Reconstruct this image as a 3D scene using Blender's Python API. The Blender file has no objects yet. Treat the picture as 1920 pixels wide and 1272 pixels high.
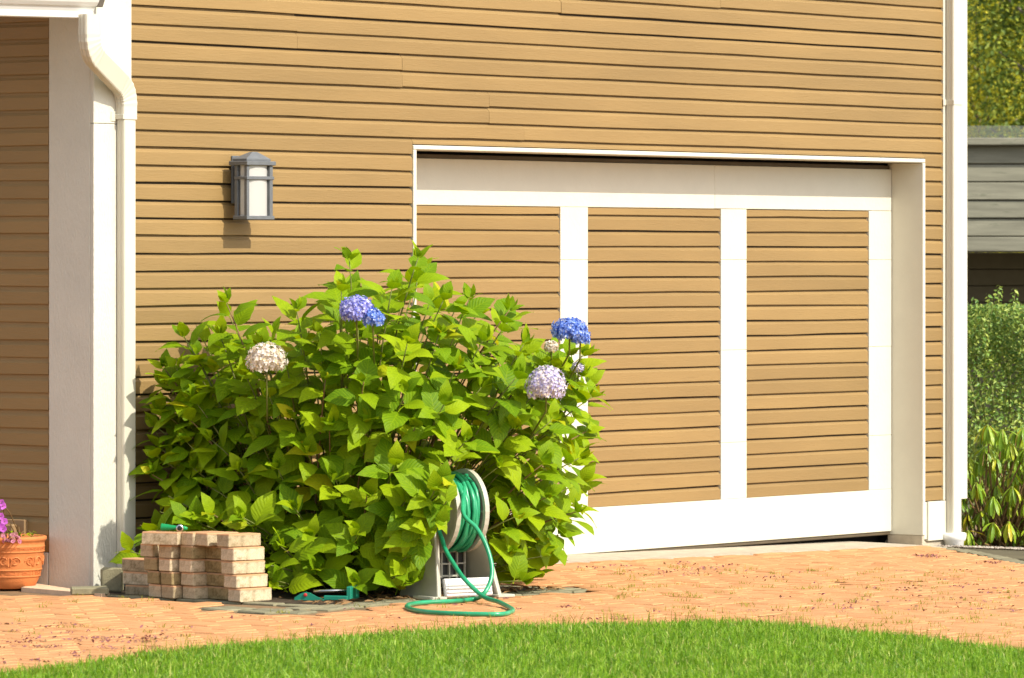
import bpy, math, random
import numpy as np
from mathutils import Vector, Matrix

R = math.radians
rnd = random.Random(7)
nrs = np.random.RandomState(11)
scene = bpy.context.scene
COL = scene.collection

# ------------------------------------------------------------------ camera
# Main house wall lies in the plane Y = 0 (outside is -Y), X runs along it, Z = 0 is the foot of the garage door.
F, CX, HY = 10000.0, 960.0, 485.0                  # focal length, centre and eye level of the 1920 px wide photograph
TH = math.atan2(10000.0, 7640.0)
DV = Vector((math.sin(TH), math.cos(TH), 0))       # view direction
RV = Vector((math.cos(TH), -math.sin(TH), 0))      # to the right of it
EYE = 1.68
Z0 = F / 345.0
CAM = -(DV * Z0 + RV * ((775 - CX) / F * Z0)); CAM.z = EYE
cd = bpy.data.cameras.new('camera'); cam = bpy.data.objects.new('camera', cd); COL.objects.link(cam)
cam.location = CAM
cam.rotation_euler = (R(90), 0, -TH)
cd.sensor_width = 36; cd.lens = 36 * F / 1920; cd.shift_y = -(636 - HY) / 1920.0
cd.clip_start = 0.5; cd.clip_end = 1500
cd.dof.use_dof = True; cd.dof.focus_distance = 28.6; cd.dof.aperture_fstop = 9
scene.camera = cam

# ------------------------------------------------------------------ sky and sun
SUN_EL, SUN_AZ = R(43.5), R(1.6)                   # sun almost square to the wall, a touch from the right
w = bpy.data.worlds.new('World'); scene.world = w; w.use_nodes = True
nt = w.node_tree; nt.nodes.clear()
sky = nt.nodes.new('ShaderNodeTexSky'); sky.sky_type = 'NISHITA'; sky.sun_disc = False
sky.sun_elevation = SUN_EL; sky.sun_rotation = R(180) - SUN_AZ
sky.air_density = 1.0; sky.dust_density = 2.0; sky.ozone_density = 0.6
bg = nt.nodes.new('ShaderNodeBackground'); bg.inputs['Strength'].default_value = 0.15
wo = nt.nodes.new('ShaderNodeOutputWorld')
hs = nt.nodes.new('ShaderNodeHueSaturation'); hs.inputs['Saturation'].default_value = .55      # pale, slightly hazy summer sky
nt.links.new(sky.outputs[0], hs.inputs['Color']); nt.links.new(hs.outputs[0], bg.inputs[0]); nt.links.new(bg.outputs[0], wo.inputs[0])
sl = bpy.data.lights.new('sun', 'SUN'); sl.energy = 3.55; sl.angle = R(0.53); sl.color = (1, 0.935, 0.80)
so = bpy.data.objects.new('sun', sl); COL.objects.link(so)
TOSUN = Vector((math.sin(SUN_AZ) * math.cos(SUN_EL), -math.cos(SUN_AZ) * math.cos(SUN_EL), math.sin(SUN_EL)))
so.rotation_euler = TOSUN.to_track_quat('Z', 'Y').to_euler(); so.location = (0, -20, 20)
vs = scene.view_settings
vs.view_transform = 'Standard'; vs.look = 'None'; vs.exposure = 0.66; vs.gamma = 1; vs.use_curve_mapping = False
scene.cycles.max_bounces = 8; scene.cycles.diffuse_bounces = 4; scene.cycles.transparent_max_bounces = 8
try: scene.cycles.use_denoising = True
except Exception: pass

# ------------------------------------------------------------------ measuring: photograph pixel -> place
def ray(px, py): return DV + RV * ((px - CX) / F) + Vector((0, 0, (HY - py) / F))
def on_plane(px, py, Y=0.0):
    v = ray(px, py); return CAM + v * ((Y - CAM.y) / v.y)
def on_side(px, py, X):
    v = ray(px, py); return CAM + v * ((X - CAM.x) / v.x)
def at_depth(px, py, dep): return CAM + ray(px, py) * dep
GX = [-60, -8, -3.4, -2.4, -1, 1.5, 4.7, 5.5, 7.5, 12, 80]
GZ = [.03, .03, .018, .015, 0, -.02, -.075, -.135, -.23, -.35, -.6]
def gz(x, y=0): return float(np.interp(x, GX, GZ))
def gza(x): return np.interp(x, GX, GZ)
def on_ground(px, py, up=0.0):
    v = ray(px, py); z = 0.0
    for _ in range(12):
        p = CAM + v * ((z + up - CAM.z) / v.z); z = gz(p.x)
    return p
def plan(x, y):                                     # (to the right, depth) as seen from the camera
    q = Vector((x, y, 0)) - Vector((CAM.x, CAM.y, 0)); return q.dot(RV), q.dot(DV)

# ------------------------------------------------------------------ materials
def nodes(name):
    m = bpy.data.materials.new(name); m.use_nodes = True
    t = m.node_tree; b = t.nodes['Principled BSDF']; return m, t, b
def N(t, typ, **kw):
    n = t.nodes.new(typ)
    for k, v in kw.items():
        if k in n.inputs.keys() if hasattr(n.inputs, 'keys') else False: n.inputs[k].default_value = v
        else: setattr(n, k, v)
    return n
def ramp(t, fac, stops):
    r = t.nodes.new('ShaderNodeValToRGB'); e = r.color_ramp.elements
    while len(e) < len(stops): e.new(0.5)
    for i, (p, c) in enumerate(stops): e[i].position = p; e[i].color = (*c, 1)
    t.links.new(fac, r.inputs[0]); return r.outputs[0]
def mixc(t, fac, a, b, mode='MIX'):
    m = t.nodes.new('ShaderNodeMix'); m.data_type = 'RGBA'; m.blend_type = mode
    for s, v in ((0, fac), (6, a), (7, b)):
        if hasattr(v, 'is_linked') or hasattr(v, 'links'): t.links.new(v, m.inputs[s])
        else: m.inputs[s].default_value = v if s == 0 else (*v, 1)
    return m.outputs[2]
def noise(t, scale, detail=4, rough=.55, stretch=None, src='Object', rot=None):
    tc = t.nodes.new('ShaderNodeTexCoord'); mp = t.nodes.new('ShaderNodeMapping')
    if stretch: mp.inputs['Scale'].default_value = stretch
    n = t.nodes.new('ShaderNodeTexNoise'); n.inputs['Scale'].default_value = scale
    n.inputs['Detail'].default_value = detail; n.inputs['Roughness'].default_value = rough
    t.links.new(tc.outputs[src], mp.inputs[0]); t.links.new(mp.outputs[0], n.inputs['Vector'])
    return n.outputs['Fac']
def pieces(t):                                      # one random number per object and per loose piece of a mesh
    o = t.nodes.new('ShaderNodeObjectInfo'); g = t.nodes.new('ShaderNodeNewGeometry')
    a = t.nodes.new('ShaderNodeMath'); a.operation = 'ADD'
    t.links.new(o.outputs['Random'], a.inputs[0]); t.links.new(g.outputs['Random Per Island'], a.inputs[1])
    f = t.nodes.new('ShaderNodeMath'); f.operation = 'FRACT'; t.links.new(a.outputs[0], f.inputs[0])
    return f.outputs[0]
def bump(t, b, h, strength=.3, dist=.005):
    n = t.nodes.new('ShaderNodeBump'); n.inputs['Strength'].default_value = strength; n.inputs['Distance'].default_value = dist
    t.links.new(h, n.inputs['Height']); t.links.new(n.outputs[0], b.inputs['Normal'])
def sc(c, k): return tuple(x * k for x in c)
def paint(name, c, rough=.5, var=.08, scale=6, stretch=None, bstr=.25, bscale=60, bstretch=None, dirt=None, per_piece=.0, spec=.35):
    m, t, b = nodes(name)
    n = noise(t, scale, 5, .6, stretch)
    col = ramp(t, n, [(.3, sc(c, 1 - var)), (.7, sc(c, 1 + var))])
    if per_piece:
        r = ramp(t, pieces(t), [(0, (1 - per_piece,) * 3), (1, (1 + per_piece * .6,) * 3)])
        col = mixc(t, 1.0, col, r, 'MULTIPLY')
    if dirt:
        dn = ramp(t, noise(t, dirt[1], 6, .7, dirt[3] if len(dirt) > 3 else None), [(dirt[2], (0, 0, 0)), (dirt[2] + .12, (1, 1, 1))])
        col = mixc(t, dn, col, dirt[0])
    t.links.new(col, b.inputs['Base Color']); b.inputs['Roughness'].default_value = rough
    b.inputs['Specular IOR Level'].default_value = spec
    if bstr: bump(t, b, noise(t, bscale, 4, .6, bstretch), bstr)
    return m
M = {}
SID = (.272, .1745, .066)
M['siding'] = paint('siding_paint', SID, .55, .09, 1.6, (.5, 3, 3), .35, 26, (.5, 6, 6), ((.235, .152, .057), 7, .62, (.35, 2, 3)), .10)
M['side_siding'] = paint('side_siding_paint', SID, .55, .05, 3, (3, .5, 3), .35, 26, (6, .5, 6), None, .05)
M['white'] = paint('white_trim_paint', (.62, .595, .49), .5, .03, 5, None, .35, 40, (1, 3, 1), ((.62, .565, .44), 7, .68))
M['roughwhite'] = paint('rough_sawn_white', (.61, .59, .505), .6, .04, 5, None, 1.0, 55, (2, 2, .6), ((.60, .55, .44), 12, .66))
M['gutter'] = paint('gutter_enamel', (.64, .64, .62), .35, .03, 4, None, .05, 20, None, ((.55, .53, .48), 8, .70, (1, 4, 4)))
M['spout'] = paint('downspout_enamel', (.60, .575, .475), .38, .03, 3, None, .04, 20, None, ((.56, .52, .40), 6, .72))
M['pvc'] = paint('white_plastic', (.82, .81, .79), .35, .03, 8, None, 0)
M['concrete'] = paint('concrete', (.42, .36, .27), .85, .18, 14, None, .5, 90)
M['greystone'] = paint('grey_concrete_stone', (.225, .205, .125), .9, .22, 18, None, .6, 120, None, ((.17, .16, .09), 20, .6), .15)
M['sheath'] = paint('dark_sheathing', (.055, .042, .028), .8, .2, 5, None, 0)
M['void'] = paint('garage_dark', (.006, .006, .006), .9, .1, 5, None, 0)  # near-black colour stands in for the unlit garage interior
M['rubber'] = paint('brown_rubber_seal', (.10, .075, .045), .6, .15, 9, None, 0)
M['lamp_metal'] = paint('lantern_grey_metal', (.125, .132, .14), .45, .12, 30, None, .25, 160, None, None, 0, .5)
M['roof'] = paint('roof_shingle', (.14, .12, .10), .9, .2, 14, None, .5, 60)
M['terracotta'] = paint('terracotta', (.58, .195, .058), .75, .10, 16, None, .3, 90, None, ((.62, .27, .12), 9, .62))
M['soil'] = paint('dark_soil', (.055, .036, .022), .95, .4, 26, None, 1, 40)
M['reel'] = paint('beige_grey_plastic', (.44, .425, .345), .45, .07, 9, None, .12, 50, None, ((.33, .31, .24), 11, .62))
M['reelshade'] = paint('reel_shade_dark', (.06, .06, .055), .5, .2, 9, None, 0)  # dark colour for the shade inside the reel
M['tray'] = paint('pale_plastic', (.72, .71, .68), .4, .05, 9, None, 0)
M['teal'] = paint('teal_plastic', (.012, .20, .13), .35, .1, 9, None, 0)
M['red'] = paint('red_plastic', (.5, .03, .03), .4, .1, 9, None, 0)
M['green_plastic'] = paint('green_plastic', (.008, .26, .085), .35, .1, 9, None, 0)
M['black'] = paint('black_plastic', (.012, .012, .012), .4, .1, 9, None, 0)
M['steel'] = paint('nickel', (.6, .6, .58), .25, .05, 9, None, 0); M['steel'].node_tree.nodes['Principled BSDF'].inputs['Metallic'].default_value = 1
M['cane'] = paint('brown_cane', (.20, .12, .045), .7, .3, 30, (1, 1, .3), .4, 60)
M['greenstem'] = paint('green_stem', (.15, .17, .035), .6, .3, 20, None, 0)
M['bark'] = paint('grey_bark', (.20, .17, .125), .9, .3, 12, (1, 1, .3), .8, 20)
M['vent'] = paint('brown_vent', (.30, .19, .09), .5, .05, 9, None, .1)
M['oldwood'] = paint('weathered_grey_wood', (.215, .208, .155), .85, .22, 5, (.35, .35, 5), .5, 30, (.4, .4, 7), ((.12, .13, .085), 6, .60, (.5, .5, 2.4)), .12)
M['darkwall'] = paint('dark_olive_siding', (.15, .13, .085), .8, .1, 5, None, .2, 30)
M['glasspane'] = None

def paver_mat(name, c1, c2, c3):
    m, t, b = nodes(name)
    col = ramp(t, pieces(t), [(0, c1), (.5, c2), (1, c3)])
    n = ramp(t, noise(t, 3.5, 5, .65, None, 'Object'), [(.3, (.86, .86, .86)), (.7, (1.1, 1.08, 1.05))])
    col = mixc(t, 1.0, col, n, 'MULTIPLY')
    sp = ramp(t, noise(t, 160, 3, .7), [(.35, (.80, .78, .76)), (.62, (1.08, 1.08, 1.08))])
    col = mixc(t, 1.0, col, sp, 'MULTIPLY')
    t.links.new(col, b.inputs['Base Color']); b.inputs['Roughness'].default_value = .88
    b.inputs['Specular IOR Level'].default_value = .2
    bump(t, b, noise(t, 130, 4, .7), .5, .003); return m
M['paver'] = paver_mat('orange_paver', (.545, .268, .117), (.575, .286, .127), (.60, .303, .139))
def two_tone(m, top):                               # pavers have a coloured wearing layer on a grey body
    t = m.node_tree; b = t.nodes['Principled BSDF']; old = b.inputs['Base Color'].links[0].from_socket
    tc = t.nodes.new('ShaderNodeTexCoord'); sx = t.nodes.new('ShaderNodeSeparateXYZ'); t.links.new(tc.outputs['Object'], sx.inputs[0])
    f = ramp(t, sx.outputs[2], [(.0555, (0, 0, 0)), (.0575, (1, 1, 1))])
    st = ramp(t, noise(t, 22, 6, .7), [(.36, (.58, .54, .44)), (.5, (1, .98, .95)), (.68, (1.18, 1.16, 1.12))])
    t.links.new(mixc(t, f, mixc(t, 1.0, old, st, 'MULTIPLY'), top), b.inputs['Base Color']); return m
M['brick'] = two_tone(paver_mat('grey_beige_paver', (.36, .29, .18), (.48, .41, .28), (.58, .50, .36)), (.52, .29, .15))
M['brownbrick'] = two_tone(paver_mat('brown_paver', (.24, .19, .09), (.30, .24, .12), (.35, .28, .15)), (.42, .26, .14))  # darker, browner variant of the paver colour
M['paverside'] = paint('paver_side_dirt', (.17, .095, .045), .95, .3, 20, None, 0)
M['sand'] = paint('joint_sand', (.22, .135, .065), .95, .2, 20, None, .3, 60, None, ((.10, .085, .04), 3, .55))
M['gravelmat'] = paver_mat('pale_gravel', (.35, .31, .26), (.5, .45, .39), (.2, .16, .12))
M['litter'] = paver_mat('dry_leaf_litter', (.25, .13, .05), (.36, .22, .10), (.14, .08, .04))
M['debris'] = paver_mat('purple_brown_petals', (.20, .075, .085), (.30, .13, .135), (.24, .17, .06))

def leaf_mat(name, stops, trans, veins=9.0, rough=.42, tmix=.38, spec=.35, vstr=.35):
    m, t, b = nodes(name)
    col = ramp(t, pieces(t), stops)
    uv = t.nodes.new('ShaderNodeUVMap'); sp = t.nodes.new('ShaderNodeSeparateXYZ'); t.links.new(uv.outputs[0], sp.inputs[0])
    au = t.nodes.new('ShaderNodeMath'); au.operation = 'ABSOLUTE'
    su = t.nodes.new('ShaderNodeMath'); su.operation = 'SUBTRACT'; su.inputs[1].default_value = .5
    t.links.new(sp.outputs[0], su.inputs[0]); t.links.new(su.outputs[0], au.inputs[0])
    mu = t.nodes.new('ShaderNodeMath'); mu.operation = 'MULTIPLY_ADD'; mu.inputs[1].default_value = -.55
    t.links.new(au.outputs[0], mu.inputs[0]); t.links.new(sp.outputs[1], mu.inputs[2])
    k = t.nodes.new('ShaderNodeMath'); k.operation = 'MULTIPLY'; k.inputs[1].default_value = veins * 6.283; t.links.new(mu.outputs[0], k.inputs[0])
    cs = t.nodes.new('ShaderNodeMath'); cs.operation = 'COSINE'; t.links.new(k.outputs[0], cs.inputs[0])
    side = ramp(t, cs.outputs[0], [(.80, (0, 0, 0)), (1, (1, 1, 1))])
    mid = ramp(t, au.outputs[0], [(.0, (1, 1, 1)), (.035, (0, 0, 0))])
    v = mixc(t, 1.0, side, mid, 'LIGHTEN')
    vv = t.nodes.new('ShaderNodeMath'); vv.operation = 'MULTIPLY'; vv.inputs[1].default_value = vstr; t.links.new(v, vv.inputs[0])
    col = mixc(t, vv.outputs[0], col, sc(stops[-2][1], 1.3))
    pn = ramp(t, noise(t, 9, 4, .6), [(.35, (.88, .9, .9)), (.7, (1.08, 1.06, 1.0))])
    col = mixc(t, 1.0, col, pn, 'MULTIPLY')
    t.links.new(col, b.inputs['Base Color']); b.inputs['Roughness'].default_value = rough; b.inputs['Specular IOR Level'].default_value = spec
    hh = t.nodes.new('ShaderNodeMath'); hh.operation = 'MULTIPLY'; hh.inputs[1].default_value = -1; t.links.new(cs.outputs[0], hh.inputs[0])
    bump(t, b, hh.outputs[0], .22, .004)
    tr = t.nodes.new('ShaderNodeBsdfTranslucent'); t.links.new(mixc(t, 1.0, col, trans, 'MULTIPLY'), tr.inputs[0])
    mx = t.nodes.new('ShaderNodeMixShader'); mx.inputs[0].default_value = tmix
    out = t.nodes['Material Output']
    t.links.new(b.outputs[0], mx.inputs[1]); t.links.new(tr.outputs[0], mx.inputs[2]); t.links.new(mx.outputs[0], out.inputs[0])
    return m
M['hydleaf'] = leaf_mat('hydrangea_leaf', [(0, (.125, .245, .006)), (.45, (.215, .345, .006)), (.95, (.32, .43, .007)), (.992, (.56, .52, .015))], (1.3, 1.25, .4), tmix=.37, rough=.5, spec=.14)
M['rholeaf'] = leaf_mat('rhododendron_leaf', [(0, (.17, .32, .02)), (.6, (.28, .42, .025)), (.9, (.46, .52, .03)), (1, (.65, .50, .03))], (1.2, 1.1, .6), 5, .35, .25, .45, .15)
M['boxleaf'] = leaf_mat('boxwood_leaf', [(0, (.10, .22, .04)), (.5, (.24, .37, .07)), (1, (.44, .51, .10))], (1.2, 1.1, .6), 4, .4, .2, .4, .1)
M['treeleaf'] = leaf_mat('tree_leaf', [(0, (.08, .13, .02)), (.6, (.19, .26, .035)), (1, (.38, .42, .05))], (1.2, 1.1, .6), 4, .5, .3, .3, .1)
M['yelleaf'] = leaf_mat('yellow_green_leaf', [(0, (.34, .38, .03)), (.6, (.62, .60, .05)), (1, (.78, .68, .06))], (1.2, 1.1, .6), 4, .5, .35, .3, .1)
M['grass'] = leaf_mat('grass_blade', [(0, (.06, .16, .006)), (.35, (.155, .33, .010)), (.75, (.265, .46, .022)), (.94, (.42, .56, .08)), (1, (.62, .55, .22))], (1.2, 1.15, .7), 1, .4, .35, .4, .1)
M['weed'] = leaf_mat('weed_blade', [(0, (.22, .26, .02)), (1, (.36, .33, .05))], (1.2, 1.1, .6), 1, .5, .3, .3, .1)
def petal(name, stops):
    m, t, b = nodes(name)
    t.links.new(ramp(t, pieces(t), stops), b.inputs['Base Color']); b.inputs['Roughness'].default_value = .6
    tr = t.nodes.new('ShaderNodeBsdfTranslucent'); t.links.new(b.inputs['Base Color'].links[0].from_socket, tr.inputs[0])
    mx = t.nodes.new('ShaderNodeMixShader'); mx.inputs[0].default_value = .3
    t.links.new(b.outputs[0], mx.inputs[1]); t.links.new(tr.outputs[0], mx.inputs[2]); t.links.new(mx.outputs[0], t.nodes['Material Output'].inputs[0])
    return m
M['cream'] = petal('cream_florets', [(0, (.66, .52, .30)), (.2, (.80, .72, .58)), (.6, (.85, .80, .72)), (.85, (.66, .58, .58)), (1, (.66, .48, .16))])
M['blueviolet'] = petal('violet_blue_florets', [(0, (.13, .16, .60)), (.35, (.25, .26, .70)), (.7, (.42, .40, .78)), (1, (.72, .72, .86))])
M['blue'] = petal('blue_florets', [(0, (.06, .15, .58)), (.45, (.14, .26, .72)), (.8, (.30, .43, .82)), (1, (.70, .76, .88))])
M['lilac'] = petal('lilac_florets', [(0, (.34, .30, .56)), (.35, (.52, .48, .70)), (.72, (.76, .72, .80)), (1, (.80, .70, .52))])
M['petunia'] = petal('purple_petunia', [(0, (.42, .07, .46)), (.6, (.58, .14, .60)), (1, (.70, .28, .66))])
M['petpink'] = petal('faded_pink_petunia', [(0, (.45, .12, .20)), (.6, (.55, .20, .30)), (1, (.34, .14, .12))])

def hose_mat():
    m, t, b = nodes('green_hose')
    n = noise(t, 12, 3, .5)
    t.links.new(ramp(t, n, [(.3, (.012, .24, .105)), (.7, (.03, .34, .16))]), b.inputs['Base Color']); b.inputs['Roughness'].default_value = .3
    return m
M['hose'] = hose_mat()
def opal():
    m, t, b = nodes('frosted_lantern_glass')
    b.inputs['Base Color'].default_value = (.62, .61, .58, 1); b.inputs['Roughness'].default_value = .18
    tr = t.nodes.new('ShaderNodeBsdfTranslucent'); tr.inputs[0].default_value = (.85, .84, .80, 1)
    mx = t.nodes.new('ShaderNodeMixShader'); mx.inputs[0].default_value = .3
    t.links.new(b.outputs[0], mx.inputs[1]); t.links.new(tr.outputs[0], mx.inputs[2]); t.links.new(mx.outputs[0], t.nodes['Material Output'].inputs[0])
    return m
M['opal'] = opal()
def clear_glass():
    m, t, b = nodes('clear_glass')
    tp = t.nodes.new('ShaderNodeBsdfTransparent'); tp.inputs[0].default_value = (.93, .96, .95, 1)
    gl = t.nodes.new('ShaderNodeBsdfGlossy'); gl.inputs['Roughness'].default_value = .05
    df = t.nodes.new('ShaderNodeBsdfDiffuse'); df.inputs[0].default_value = (.55, .58, .55, 1)
    m1 = t.nodes.new('ShaderNodeMixShader'); m1.inputs[0].default_value = .05
    m2 = t.nodes.new('ShaderNodeMixShader'); m2.inputs[0].default_value = .06
    t.links.new(tp.outputs[0], m1.inputs[1]); t.links.new(df.outputs[0], m1.inputs[2])
    t.links.new(m1.outputs[0], m2.inputs[1]); t.links.new(gl.outputs[0], m2.inputs[2]); t.links.new(m2.outputs[0], t.nodes['Material Output'].inputs[0])
    return m
M['glasspane'] = clear_glass()

# ------------------------------------------------------------------ mesh building
class MB:
    def __init__(s): s.v = []; s.f = []; s.uv = []; s.smooth = []
    def add(s, verts, faces, smooth=False, uvs=None):
        o = len(s.v); s.v += [tuple(p) for p in verts]
        for i, f in enumerate(faces):
            s.f.append(tuple(a + o for a in f)); s.smooth.append(smooth)
            s.uv.append([uvs[a] for a in f] if uvs else None)
        return s
    def box(s, lo, hi, bev=0.0, mat=None):
        lo = Vector(lo); hi = Vector(hi); c = (lo + hi) / 2; h = (hi - lo) / 2
        return s.obox(c, h, Matrix.Identity(3), bev)
    def obox(s, c, h, rot, bev=0.0):
        c = Vector(c); bev = min(bev, min(h) * .45)
        if bev <= 0:
            vs = [c + rot @ Vector((x * h[0], y * h[1], z * h[2])) for x in (-1, 1) for y in (-1, 1) for z in (-1, 1)]
            fs = [(0, 1, 3, 2), (4, 6, 7, 5), (0, 4, 5, 1), (2, 3, 7, 6), (0, 2, 6, 4), (1, 5, 7, 3)]
            return s.add(vs, fs)
        vs = []; idx = {}
        for x in (-1, 1):
            for y in (-1, 1):
                for z in (-1, 1):
                    for a in range(3):
                        p = [x * h[0], y * h[1], z * h[2]]
                        for k in range(3):
                            if k != a: p[k] -= (x, y, z)[k] * bev
                        idx[(x, y, z, a)] = len(vs); vs.append(c + rot @ Vector(p))
        fs = []
        for a in range(3):
            b1, b2 = [k for k in range(3) if k != a]
            for sg in (-1, 1):
                q = []
                for u, v in ((-1, -1), (1, -1), (1, 1), (-1, 1)):
                    t = [0, 0, 0]; t[a] = sg; t[b1] = u; t[b2] = v; q.append(idx[(*t, a)])
                fs.append(q if (sg > 0) ^ (a == 1) else q[::-1])
            for u in (-1, 1):
                for v in (-1, 1):
                    t0 = [0, 0, 0]; t0[b1] = u; t0[b2] = v; t0[a] = -1; t1 = list(t0); t1[a] = 1
                    fs.append([idx[(*t0, b1)], idx[(*t1, b1)], idx[(*t1, b2)], idx[(*t0, b2)]])
        for x in (-1, 1):
            for y in (-1, 1):
                for z in (-1, 1): fs.append([idx[(x, y, z, 0)], idx[(x, y, z, 1)], idx[(x, y, z, 2)]])
        return s.add(vs, fs)
    def sweep(s, path, prof, up=(0, 0, 1), closed=True, caps=True, scale=None, smooth=False):
        P = [Vector(p) for p in path]; n = len(P); rings = []; upv = Vector(up)
        T = [(P[min(i + 1, n - 1)] - P[max(i - 1, 0)]).normalized() for i in range(n)]
        a = upv - T[0] * upv.dot(T[0])
        if a.length < 1e-4: a = Vector((1, 0, 0)) - T[0] * T[0].x
        a.normalize(); vs = []
        for i in range(n):
            a = (a - T[i] * a.dot(T[i])).normalized(); b = T[i].cross(a)
            k = scale[i] if scale else 1
            for (x, y) in prof: vs.append(P[i] + a * (x * k) + b * (y * k))
        m = len(prof); fs = []
        for i in range(n - 1):
            for j in range(m if closed else m - 1):
                j2 = (j + 1) % m; fs.append((i * m + j, i * m + j2, (i + 1) * m + j2, (i + 1) * m + j))
        if caps and closed: fs.append(tuple(range(m))[::-1]); fs.append(tuple((n - 1) * m + j for j in range(m)))
        return s.add(vs, fs, smooth)
    def tube(s, path, r, seg=8, scale=None, caps=True):
        return s.sweep(path, [(r * math.cos(2 * math.pi * k / seg), r * math.sin(2 * math.pi * k / seg)) for k in range(seg)], scale=scale, smooth=True, caps=caps)
    def lathe(s, prof, seg=32, c=(0, 0, 0), smooth=True):
        c = Vector(c); vs = []
        for (r, z) in prof:
            for k in range(seg):
                t = 2 * math.pi * k / seg; vs.append(c + Vector((r * math.cos(t), r * math.sin(t), z)))
        fs = [(i * seg + k, i * seg + (k + 1) % seg, (i + 1) * seg + (k + 1) % seg, (i + 1) * seg + k) for i in range(len(prof) - 1) for k in range(seg)]
        return s.add(vs, fs, smooth)
    def mesh(s, name, mat, org=(0, 0, 0)):
        me = bpy.data.meshes.new(name); o = Vector(org)
        me.from_pydata([Vector(p) - o for p in s.v], [], s.f); me.materials.append(mat)
        me.polygons.foreach_set('use_smooth', s.smooth)
        if any(u for u in s.uv):
            ul = me.uv_layers.new(name='UVMap'); k = 0
            for i, f in enumerate(s.f):
                for j in range(len(f)):
                    ul.data[k].uv = s.uv[i][j] if s.uv[i] else (0, 0); k += 1
        me.update(); return me
def tag(o, label=None, cat=None, group=None, kind=None):
    if label: o['label'] = label
    if cat: o['category'] = cat
    if group: o['group'] = group
    if kind: o['kind'] = kind
    return o
def wpos(o):
    p = Vector((0, 0, 0))
    while o: p += o.location; o = o.parent
    return p
def link(name, me, parent=None, loc=None):
    o = bpy.data.objects.new(name, me); COL.objects.link(o)
    if parent: o.parent = parent
    if loc is not None: o.location = Vector(loc) - wpos(parent)
    return o
def put(name, mb, mat, parent=None, org=None):       # mesh given in world coordinates
    if org is None: org = wpos(parent) if parent else (0, 0, 0)
    return link(name, mb.mesh(name, mat, org), parent, org)
def empty(name, loc):
    o = bpy.data.objects.new(name, None); COL.objects.link(o); o.location = loc; o.empty_display_size = .2; return o
def big_mesh(name, V, Fq, mat, parent=None, uv=None, smooth=False):   # numpy quads / tris, world coordinates
    V = np.asarray(V, np.float32); Fq = np.asarray(Fq, np.int32)
    me = bpy.data.meshes.new(name); k = Fq.shape[1]
    me.vertices.add(len(V)); me.vertices.foreach_set('co', (V - np.array(wpos(parent) if parent else (0, 0, 0), np.float32)).ravel())
    me.loops.add(Fq.size); me.loops.foreach_set('vertex_index', Fq.ravel())
    me.polygons.add(len(Fq)); me.polygons.foreach_set('loop_start', np.arange(len(Fq), dtype=np.int32) * k)
    me.polygons.foreach_set('loop_total', np.full(len(Fq), k, np.int32))
    me.polygons.foreach_set('use_smooth', np.full(len(Fq), smooth))
    if uv is not None:
        ul = me.uv_layers.new(name='UVMap'); ul.data.foreach_set('uv', np.asarray(uv, np.float32)[Fq.ravel()].ravel())
    me.materials.append(mat); me.update(calc_edges=True)
    return link(name, me, parent, wpos(parent) if parent else (0, 0, 0))

# ================================================================== GROUND
def sheet(name, pts, mat, lift, kind='structure', parent=None, skirt=0):
    mb = MB(); top = [Vector((p[0], p[1], gz(p[0]) + lift)) for p in pts]
    mb.add(top, [tuple(range(len(top)))])
    o = put(name, mb, mat, parent); tag(o, kind=kind); return o
def grid_sheet(name, x0, x1, nx, y0, y1, ny, mat, lift):
    xs = np.linspace(x0, x1, nx); ys = np.linspace(y0, y1, ny); X, Y = np.meshgrid(xs, ys)
    V = np.stack([X, Y, gza(X) + lift], -1).reshape(-1, 3)
    i = np.arange(nx - 1); j = np.arange(ny - 1); I, J = np.meshgrid(i, j); a = (J * nx + I).ravel()
    o = big_mesh(name, V, np.stack([a, a + 1, a + nx + 1, a + nx], -1), mat); tag(o, kind='structure'); return o
M['earth'] = paint('garden_earth', (.10, .085, .045), .95, .3, 3, None, .5, 20)
grid_sheet('ground', -120, 200, 330, -120, 220, 120, M['earth'], -.06)

# lawn edge, measured along the kerb of the lawn: (to the right, depth)
LP = [on_ground(*p) for p in ((-400, 1330), (-150, 1293), (0, 1274), (300, 1230), (600, 1203), (900, 1185), (1150, 1176), (1330, 1173), (1500, 1180), (1700, 1200), (1920, 1229), (2150, 1264), (2400, 1300))]
LS, LD = zip(*[plan(p.x, p.y) for p in LP])
def lawn_depth(s): return np.interp(s, LS, LD)
def is_lawn(x, y, grow=0.0):
    s, d = plan(x, y); return d < lawn_depth(s) + grow
BED = (-3.0, -.92, -1.9)                              # planting bed under the hydrangea: x0, x1, front y
RB = [(q.x, q.y) for q in (on_ground(*p) for p in ((1772, 1028), (1825, 1035), (1875, 1045), (1920, 1056), (1985, 1074), (2080, 1105), (2300, 1200)))]   # edge of the right planting bed
def in_bed(x, y): return (BED[0] < x < BED[1] and y > BED[2]) or (-2.02 < y < -1.35 and -3.5 < x < -2.9)
def in_right(x, y): 
    if y > .2 or x < 0: return False
    s, d = plan(x, y); return s > .4 and d > np.interp(s, RBS, RBD)
RBS, RBD = zip(*[plan(*b) for b in RB]); RBS = (RBS[0] - .02, *RBS); RBD = (99.0, *RBD)

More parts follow.
